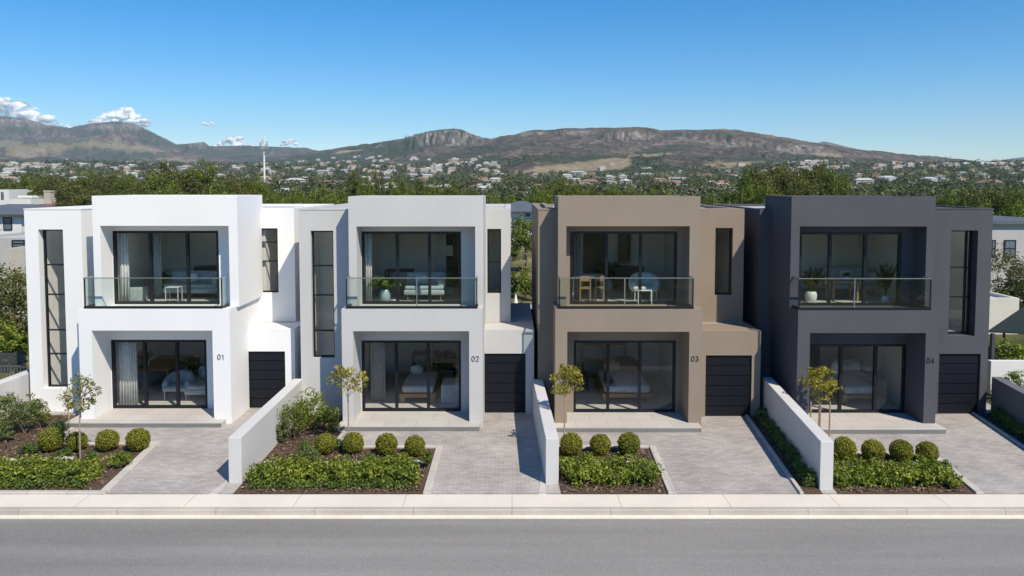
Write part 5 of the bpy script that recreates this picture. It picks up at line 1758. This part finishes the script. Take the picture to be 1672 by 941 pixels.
L1 = 'tree in the line above the left wing of the white house'
L2 = 'tree in the tall group above the parapet of the white house'
L3 = 'low tree in the row above the gap between the white and light grey houses'
L4 = 'tree in the row above the light grey house'
L5 = 'tree in the row above the brown house'
L6 = 'tree in the big group between the brown and charcoal houses'
L7 = 'tree in the group above the right side of the charcoal house'
for k, (kd, u, v, Y, wp, lab) in enumerate([
    (0, 12, 293, 120, 60, L1), (1, 50, 288, 130, 44, L1), (0, 90, 284, 118, 62, L1), (2, 62, 292, 112, 36, L1), (0, 118, 297, 92, 60, L1), (1, 140, 282, 125, 34, L1), (2, 158, 280, 118, 30, L1), (0, 182, 279, 112, 46, L1),
    (1, 205, 287, 108, 40, L1), (0, 150, 306, 84, 70, L1), (0, 228, 298, 92, 56, L2), (2, 272, 262, 100, 44, L2), (0, 302, 274, 96, 66, L2), (1, 332, 270, 98, 56, L2), (2, 318, 276, 104, 40, L2), (0, 372, 283, 92, 60, L2),
    (1, 252, 282, 96, 52, L2), (0, 400, 288, 98, 52, L2), (1, 420, 294, 94, 40, L2), (3, 350, 300, 84, 70, L2), (3, 272, 300, 82, 70, L2),
    (3, 446, 313, 76, 52, L3), (3, 482, 309, 78, 56, L3), (3, 520, 306, 80, 56, L3), (3, 552, 310, 76, 50, L3), (3, 500, 318, 66, 50, L3), (3, 462, 321, 64, 50, L3), (3, 540, 320, 66, 46, L3), (1, 430, 302, 98, 36, L3),
    (2, 578, 277, 92, 26, L4), (2, 618, 281, 94, 26, L4), (1, 598, 295, 90, 34, L4), (1, 646, 296, 96, 34, L4), (2, 684, 289, 94, 28, L4), (1, 664, 297, 92, 28, L4), (1, 705, 299, 100, 34, L4), (1, 738, 300, 104, 34, L4),
    (0, 770, 304, 100, 38, L4), (3, 808, 317, 90, 40, L4), (3, 834, 319, 106, 40, L4), (3, 862, 321, 104, 40, L4), (2, 760, 310, 96, 22, L4), (3, 795, 322, 74, 30, L4),
    (1, 885, 306, 104, 46, L5), (1, 905, 296, 112, 40, L5), (1, 930, 297, 110, 36, L5), (2, 965, 300, 104, 26, L5), (1, 998, 305, 110, 38, L5), (1, 1030, 308, 106, 34, L5), (1, 950, 307, 102, 34, L5), (2, 1072, 306, 118, 22, L5), (3, 1060, 313, 104, 40, L5),
    (3, 1095, 314, 96, 36, L5), (1, 875, 316, 92, 40, L5),
    (3, 1160, 318, 80, 44, L6), (3, 1190, 312, 84, 46, L6), (0, 1238, 268, 84, 74, L6), (1, 1222, 288, 82, 48, L6), (0, 1282, 264, 86, 76, L6), (2, 1262, 272, 90, 50, L6), (0, 1328, 268, 84, 64, L6), (2, 1342, 264, 92, 34, L6),
    (1, 1362, 282, 82, 46, L6), (0, 1310, 284, 76, 70, L6), (3, 1250, 300, 74, 60, L6), (3, 1215, 306, 76, 50, L6), (2, 1378, 281, 90, 24, L6),
    (1, 1545, 316, 76, 34, L7), (3, 1570, 322, 66, 44, L7), (0, 1610, 304, 62, 66, L7), (1, 1585, 312, 66, 46, L7), (0, 1640, 308, 60, 56, L7), (1, 1664, 314, 58, 50, L7), (3, 1600, 330, 54, 60, L7), (3, 1650, 332, 54, 60, L7), (0, 1690, 312, 60, 50, L7)]):
    tree_at(kd, u, v, Y, wp, lab)
# singled-out trees in the gaps and at the edges
TR2 = make_tree('tree', 4.2, 1.75, 1.3, 90, 44, 0.20, 'leaf_green', 'palebark', 'round topped tree with a pale trunk in the gap between the middle houses', 'trees in the gaps', 0.10, zc=2.9)
place(TR2, X(858, 420, 60), 60, -0.1)
TR3 = make_tree('tree', 4.6, 1.8, 2.0, 90, 40, 0.15, 'leaf_olive', 'bark', 'loose olive tree below the beige block at the left edge', 'trees in the gaps', 0.07, zc=2.6)
place(TR3, X(22, 520, 30), 30, -0.1, 0, 0.9, 0.78)
place(TR3, X(-14, 500, 32), 32, -0.1, 2, 1.0, 0.88, 'dusty olive tree cut by the left edge')
place(TR3, X(1650, 440, 38), 38, 0, 1, 0.85, 0.80, 'olive tree before the grey house at the right edge')
place(TR3, X(1690, 440, 37), 37, 0, 4, 0.85, 0.78, 'olive tree cut by the right edge')


def bush_at(u, v_base, v_top, Y, wpx, mat, label, leaf=0.12, k=34):
    z0 = float(zb(X(u, v_base, Y), Y))
    p_ = gr(u, v_base, 0)
    root = empty('bush', (X(u, v_base, Y), Y, z0 - 0.05), label, 'bush', 'bushes around the houses')
    rw = wpx * Y / F / 2
    h = max(0.5, Z(v_top, Y) - z0)
    C, R_ = tree_crown_clumps(k, rw * 0.85, rw * 0.8, h * 0.5, h * 0.5, rw * 0.28)
    C[:, 2] = np.clip(C[:, 2], 0.08, None)
    C += np.array([X(u, v_base, Y), Y, z0])
    link('foliage', leaf_mesh('foliage', clumps_to_leaves(C, R_, 44, leaf)), M[mat], root)
    b = MB()
    for s in range(3):
        b.tube([(X(u, v_base, Y) + (s - 1) * 0.08, Y, z0 - 0.05), Vector(C[s * 3])], [0.03, 0.01], 5)
    b.build('stem', M['bark'], root)


bush_at(10, 580, 522, 28, 70, 'leaf_hedge', 'bright green bush left of the white house above the fence')
bush_at(30, 575, 528, 29, 44, 'leaf_green', 'dark green bush touching the left wall of the white house')
bush_at(2, 400, 372, 46, 60, 'leaf_hedge', 'yellow green hedge bush under the slate roofed house', 0.16)
bush_at(30, 395, 374, 47, 50, 'leaf_green', 'green bush between the slate roofed house and the white house', 0.16)
bush_at(100, 335, 325, 70, 50, 'leaf_green', 'round bush behind the roof of the white house left wing', 0.2)
bush_at(857, 480, 436, 46, 32, 'leaf_hedge', 'bright round bush in the gap between the middle houses', 0.12)
bush_at(838, 478, 445, 47, 24, 'leaf_green', 'dark green bush at the left of the gap between the middle houses', 0.12)
bush_at(872, 478, 455, 45, 22, 'leaf_olive', 'olive bush at the right of the gap between the middle houses', 0.12)
bush_at(838, 415, 395, 70, 24, 'leaf_green', 'green bush left of the pale trunked tree in the gap', 0.16)
bush_at(852, 500, 489, 38, 14, 'leaf_green', 'tiny plant beside the closed parasol', 0.08, 14)
bush_at(1650, 595, 549, 27, 52, 'leaf_hedge', 'yellow green bush behind the low white wall at the right edge', 0.1)
bush_at(1690, 595, 552, 27.4, 40, 'leaf_green', 'green bush at the far right behind the low white wall', 0.1)
bush_at(1652, 632, 604, 24.1, 50, 'leaf_green', 'feathery bush between the white wall and the dark garden wall', 0.07)
bush_at(1632, 500, 470, 37.3, 36, 'leaf_hedge', 'bush beside the cream outbuilding at the right edge', 0.12)
bush_at(1662, 500, 470, 37.1, 36, 'leaf_green', 'bush right of the cream outbuilding under the olive tree', 0.12)

# rough vegetation between the houses and the tree line: nobody could count it
k = 900
P0 = np.column_stack([rng.uniform(-48, 48, k), rng.uniform(46, 82, k)])
P0 = P0[(np.abs(P0[:, 0]) > 0)]
C = np.column_stack([P0, zb(P0[:, 0], P0[:, 1]) + rng.uniform(0.05, 0.35, len(P0))])
o = link('undergrowth', leaf_mesh('undergrowth', clumps_to_leaves(C, rng.uniform(0.2, 0.6, len(C)), 18, 0.2)), M['leaf_olive'])
tag(o, 'rough undergrowth covering the land behind the houses', 'undergrowth', kind='stuff')


# ------------------------------------------------------------------ mast
Y = 170
mx = X(432, 300, Y)
mz = Z(243, Y); mt = Z(222, Y)
ms = empty('radio_mast', (mx, Y, -1), 'tall white radio mast with antennas rising behind the white house', 'mast')
MB().cyl((mx, Y, -1), (mx, Y, mz + 0.3), 0.26, 0.17, 12).build('pole', M['whitep'], ms)
MB().cyl((mx - 0.9, Y, mz), (mx - 0.9, Y, mt), 0.07, 0.05, 8).build('antenna', M['whitep'], ms)
MB().cyl((mx + 0.1, Y, mz), (mx + 0.1, Y, mt + 0.3), 0.10, 0.06, 8).build('antenna', M['whitep'], ms)
MB().lathe((mx, Y, mz - 0.2), [(0.6, 0), (0.65, 0.08), (0.6, 0.16)]).build('platform', M['ngrey'], ms)
for q in range(7):
    a0 = q * 0.9
    MB().box(mx + math.cos(a0) * 0.75 - 0.09, mx + math.cos(a0) * 0.75 + 0.09, Y + math.sin(a0) * 0.75 - 0.1, Y + math.sin(a0) * 0.75 + 0.1, mz + 0.02 + (q % 3) * 0.5, mz + 1.0 + (q % 3) * 0.5).build('panel_antenna', M['ngrey'], ms)
for q in range(3):
    MB().lathe((mx + 0.7 + 0.1 * q, Y - 0.6, mz - 0.5 + 0.9 * q), [(0.08, 0), (0.25, 0.10), (0.28, 0.16)], 12).build('dish', M['whitep'], ms)


# ------------------------------------------------------------------ the town below the hills
M['t_white'] = plain('town_white', (0.42, 0.40, 0.37), 0.9)
M['t_cream'] = plain('town_cream', (0.48, 0.42, 0.34), 0.9)
M['t_pale_roof'] = plain('town_pale_roof', (0.47, 0.47, 0.47), 0.6)
M['t_grey_roof'] = plain('town_grey_roof', (0.27, 0.28, 0.30), 0.7)
M['t_red_roof'] = plain('town_red_roof', (0.27, 0.15, 0.115), 0.8)
M['t_tan_roof'] = plain('town_tan_roof', (0.38, 0.28, 0.21), 0.8)


def town_mesh(w_, d_, h, rh, wall, roof, nm):
    me_ = bpy.data.meshes.new(nm)
    o_ = 0.4
    v_ = [(-w_ / 2, -d_ / 2, -4), (w_ / 2, -d_ / 2, -4), (w_ / 2, d_ / 2, -4), (-w_ / 2, d_ / 2, -4), (-w_ / 2, -d_ / 2, h), (w_ / 2, -d_ / 2, h), (w_ / 2, d_ / 2, h), (-w_ / 2, d_ / 2, h),
          (-w_ / 2 - o_, -d_ / 2 - o_, h), (w_ / 2 + o_, -d_ / 2 - o_, h), (w_ / 2 + o_, d_ / 2 + o_, h), (-w_ / 2 - o_, d_ / 2 + o_, h), (-w_ / 2 + d_ * 0.3, 0, h + rh), (w_ / 2 - d_ * 0.3, 0, h + rh)]
    f_ = [(0, 1, 5, 4), (1, 2, 6, 5), (2, 3, 7, 6), (3, 0, 4, 7), (4, 5, 9, 8), (5, 6, 10, 9), (6, 7, 11, 10), (7, 4, 8, 11), (8, 9, 13, 12), (9, 10, 13), (10, 11, 12, 13), (11, 8, 12)]
    me_.from_pydata(v_, [], f_)
    me_.materials.append(M[wall]); me_.materials.append(M[roof])
    for q, p in enumerate(me_.polygons):
        p.material_index = 1 if q >= 8 else 0
    return me_


TOWN = [(town_mesh(13, 9, 3.2, 2.0, 't_white', 't_grey_roof', 'town_a'), 'tiny white walled house with a grey roof in the far town'),
        (town_mesh(15, 10, 3.0, 2.2, 't_cream', 't_red_roof', 'town_b'), 'tiny cream house with a red tiled roof in the far town'),
        (town_mesh(24, 11, 3.6, 1.6, 't_white', 't_pale_roof', 'town_c'), 'long pale roofed building in the far town'),
        (town_mesh(12, 9, 3.2, 2.0, 't_cream', 't_tan_roof', 'town_d'), 'tiny cream house with a tan roof in the far town'),
        (town_mesh(14, 9, 5.6, 1.8, 't_white', 't_pale_roof', 'town_e'), 'tiny two storey white house in the far town')]
spots = []
while len(spots) < 280:
    q = len(spots)
    Yt_ = 300 + 1250 * rng.uniform(0, 1) ** 1.15
    u = rng.uniform(-40, 1712)
    dens = 1.0
    if u > 1250: dens = 0.75
    if Yt_ > 1150 and 820 < u < 1500: dens = 0.15
    if rng.uniform() > dens: continue
    x = (u - CX) / F * Yt_
    if any(abs(x - a_) < 17 and abs(Yt_ - b_) < 14 for a_, b_, _ in spots): continue
    spots.append((x, Yt_, q))
for x, y, q in spots:
    me_, lab = TOWN[int(rng.choice(5, p=[0.22, 0.2, 0.2, 0.18, 0.2]))]
    o = bpy.data.objects.new('town_house', me_)
    COL.objects.link(o)
    s_ = rng.uniform(0.55, 0.95)
    o.location = (x, y, land_z(x, y) + 0.4)
    o.rotation_euler = (0, 0, rng.normal(0, 0.35) + (math.pi / 2 if rng.uniform() < 0.25 else 0))
    o.scale = (s_, s_, s_)
    tag(o, lab, 'house', 'houses of the far town')
# further houses on the slopes, too many and too small to tell apart
V, Fc, mi = [], [], []
for q in range(520):
    Yt_ = rng.uniform(1150, 2900)
    u = rng.uniform(-60, 800) if rng.uniform() < 0.72 else rng.uniform(1250, 1720)
    if u > 1200 and Yt_ > 1700: Yt_ = rng.uniform(1150, 1650)
    x = (u - CX) / F * Yt_
    z = land_z(x, Yt_) + 0.5
    if (z - CAMH) / Yt_ * F > 46: continue
    w_, d_, h = rng.uniform(7, 17), rng.uniform(7, 10), rng.uniform(2.2, 4)
    b0 = len(V)
    V += [(x - w_ / 2, Yt_ - d_ / 2, z - 4), (x + w_ / 2, Yt_ - d_ / 2, z - 4), (x + w_ / 2, Yt_ + d_ / 2, z - 4), (x - w_ / 2, Yt_ + d_ / 2, z - 4),
          (x - w_ / 2, Yt_ - d_ / 2, z + h), (x + w_ / 2, Yt_ - d_ / 2, z + h), (x + w_ / 2, Yt_ + d_ / 2, z + h), (x - w_ / 2, Yt_ + d_ / 2, z + h), (x - w_ / 4, Yt_, z + h + 2), (x + w_ / 4, Yt_, z + h + 2)]
    Fc += [tuple(b0 + i for i in f_) for f_ in ((0, 1, 5, 4), (1, 2, 6, 5), (2, 3, 7, 6), (3, 0, 4, 7), (4, 5, 9, 8), (5, 6, 9), (6, 7, 8, 9), (7, 4, 8))]
    rm = int(rng.choice([1, 2, 3]))
    mi += [0] * 4 + [rm] * 4
me = bpy.data.meshes.new('hillside_suburb')
me.from_pydata(V, [], Fc)
o = link('hillside_suburb', me, [M['t_white'], M['t_pale_roof'], M['t_red_roof'], M['t_tan_roof']])
for q, p in enumerate(me.polygons):
    p.material_index = mi[q]
tag(o, 'specks of houses scattered over the far slopes', 'suburb', kind='stuff')

# trees of the town and the slopes as one mass
Cs, Rs = [], []
for q in range(9500):
    if q < 6400:
        Yt_ = 150 + 1300 * rng.uniform(0, 1) ** 1.25
        u = rng.uniform(-60, 1730)
    else:
        Yt_ = rng.uniform(1300, 3000)
        u = rng.uniform(-60, 1730)
        if noise.noise(Vector((u * 0.012, Yt_ * 0.003, 2))) < 0.02: continue
        if u > 820 and Yt_ > 1900: continue
    x = (u - CX) / F * Yt_
    vv_ = 301.8 - (land_z(x, Yt_) - CAMH) / Yt_ * F
    if Yt_ > 700 and any(((u - fu) / fa) ** 2 + ((vv_ - fv) / (fb * 1.2)) ** 2 < 1.0 for fu, fv, fa, fb, fr in FIELDS[:5]): continue
    if Yt_ < 1500 and any(abs(x - a_) < 8 and -30 < Yt_ - b_ < 6 for a_, b_, _ in spots) and rng.uniform() < 0.85: continue
    z = land_z(x, Yt_)
    r_ = rng.uniform(1.8, 4.2) if Yt_ < 1300 else rng.uniform(3, 6.5)
    hgt = r_ * rng.uniform(0.9, 1.5)
    for c_ in range(3):
        Cs.append((x + rng.normal(0, r_ * 0.55), Yt_ + rng.normal(0, r_ * 0.4), z + hgt * rng.uniform(0.4, 1.0)))
        Rs.append(r_ * rng.uniform(0.5, 0.9))
Cs, Rs = np.array(Cs), np.array(Rs)
V = []
for y0_, y1_, per, ls in ((0, 260, 60, 0.30), (260, 480, 30, 0.45), (480, 900, 16, 0.65), (900, 9999, 9, 0.9)):
    sel = (Cs[:, 1] >= y0_) & (Cs[:, 1] < y1_)
    d = sphere_dirs(int(sel.sum()) * per)
    P = np.repeat(Cs[sel], per, axis=0) + d * np.repeat(Rs[sel], per)[:, None] * rng.uniform(0.5, 1.0, len(d))[:, None]
    V.append(leaf_arrays(P, d + np.array([0, 0, 0.3]), np.repeat(Rs[sel], per) * ls * rng.uniform(0.7, 1.3, len(d)), 0.8, 0.4))
V = np.vstack(V)
o = link('far_woods', leaf_mesh('far_woods', V), M['leaf_far'])
tag(o, 'dark green trees massed among the houses of the far town and slopes', 'woods', kind='stuff')

# the trees across the street, behind the viewer: they show in the windows
Cs = np.column_stack([rng.uniform(-45, 45, 420), rng.uniform(-16, -6, 420), rng.uniform(0.3, 6.0, 420)])
Cs[:, 2] *= np.array([0.65 + 0.5 * abs(noise.noise(Vector((q * 0.11, 0.5, 0)))) for q in Cs[:, 0]])
V = clumps_to_leaves(Cs, rng.uniform(0.8, 1.6, 420), 40, 0.36)
o = link('street_woods', leaf_mesh('street_woods', V), M['leaf_green'])
tag(o, 'green tree belt across the street mirrored in the windows', 'woods', kind='stuff')


# ------------------------------------------------------------------ clouds
m = bpy.data.materials.new('cloud')
m.use_nodes = True
n, l = m.node_tree.nodes, m.node_tree.links
n.remove(n['Principled BSDF'])
df = n.new('ShaderNodeBsdfDiffuse'); df.inputs['Color'].default_value = (1, 1, 1, 1)
ts = n.new('ShaderNodeBsdfTranslucent'); ts.inputs['Color'].default_value = (1, 1, 1, 1)
ad = n.new('ShaderNodeMixShader'); ad.inputs[0].default_value = 0.2
l.new(df.outputs[0], ad.inputs[1]); l.new(ts.outputs[0], ad.inputs[2])
tr = n.new('ShaderNodeBsdfTransparent')
lw = n.new('ShaderNodeLayerWeight'); lw.inputs['Blend'].default_value = 0.5
nz = tex_noise(n, l, mapped(n, l), 0.012, 6, 0.7)
mm = n.new('ShaderNodeMath'); mm.operation = 'MULTIPLY_ADD'; mm.inputs[1].default_value = 1.0; mm.inputs[2].default_value = -0.5
l.new(nz, mm.inputs[0])
sm = n.new('ShaderNodeMath'); sm.operation = 'ADD'
l.new(lw.outputs['Facing'], sm.inputs[0]); l.new(mm.outputs[0], sm.inputs[1])
mr_ = n.new('ShaderNodeMapRange'); mr_.interpolation_type = 'SMOOTHSTEP'
mr_.inputs['From Min'].default_value = 0.05; mr_.inputs['From Max'].default_value = 0.80
l.new(sm.outputs[0], mr_.inputs['Value'])
mx_ = n.new('ShaderNodeMixShader')
l.new(mr_.outputs['Result'], mx_.inputs[0]); l.new(ad.outputs[0], mx_.inputs[1]); l.new(tr.outputs[0], mx_.inputs[2])
l.new(mx_.outputs[0], n['Material Output'].inputs['Surface'])
M['cloud'] = m


def cloud(u0, u1, v0, v1, Y, k, label):
    b = MB()
    for q in range(k):
        t = rng.uniform(0, 1)
        env = math.sin(math.pi * min(0.95, max(0.05, t))) ** 0.7
        u = u0 + (u1 - u0) * t
        v = v1 - (v1 - v0) * env * rng.uniform(0.1, 0.85)
        c_ = at(u, v, Y + rng.uniform(-200, 200))
        r_ = (u1 - u0) * Y / F * rng.uniform(0.07, 0.15)
        b.ball(c_, (r_, r_, r_ * 0.62), 3, 0.3)
    o = b.build('cloud', M['cloud'], None, True)
    rm = o.modifiers.new('merge', 'REMESH'); rm.mode = 'VOXEL'; rm.voxel_size = max(5.0, (u1 - u0) * Y / F * 0.012); rm.use_smooth_shade = True
    sm_ = o.modifiers.new('soften', 'SMOOTH'); sm_.iterations = 30; sm_.factor = 0.5
    tag(o, label, 'cloud', 'small clouds over the hills')


cloud(-60, 78, 158, 204, 9600, 46, 'largest white cloud at the left above the hills')
cloud(84, 120, 201, 212, 9600, 14, 'small cloud peeping over the saddle of the left hills')
cloud(152, 242, 174, 204, 9600, 34, 'white cloud above the second hill top')
cloud(328, 356, 195, 206, 9600, 12, 'tiny cloud alone in the sky left of the mast')
cloud(350, 418, 219, 244, 9600, 26, 'white cloud resting on the skyline left of the mast')
cloud(455, 492, 225, 238, 9600, 14, 'small cloud right of the mast')
cloud(1496, 1524, 247, 262, 9600, 12, 'small cloud left of the pair above the right ridge')
cloud(1530, 1566, 251, 268, 9600, 14, 'small cloud right of the pair above the right ridge')

# ------------------------------------------------------------------ haze
hb = MB().box(-9200, 9200, -250, 7600, -3, 590).build('haze', None)
hb.data.materials.clear()
m = bpy.data.materials.new('haze')
m.use_nodes = True
n, l = m.node_tree.nodes, m.node_tree.links
n.remove(n['Principled BSDF'])
pv = n.new('ShaderNodeVolumePrincipled')
pv.inputs['Color'].default_value = (0.66, 0.85, 1.0, 1)
pv.inputs['Density'].default_value = 0.00007
pv.inputs['Anisotropy'].default_value = 0.0
l.new(pv.outputs[0], n['Material Output'].inputs['Volume'])
hb.data.materials.append(m)
tag(hb, 'pale air lying over the town and hills', 'haze', kind='stuff')
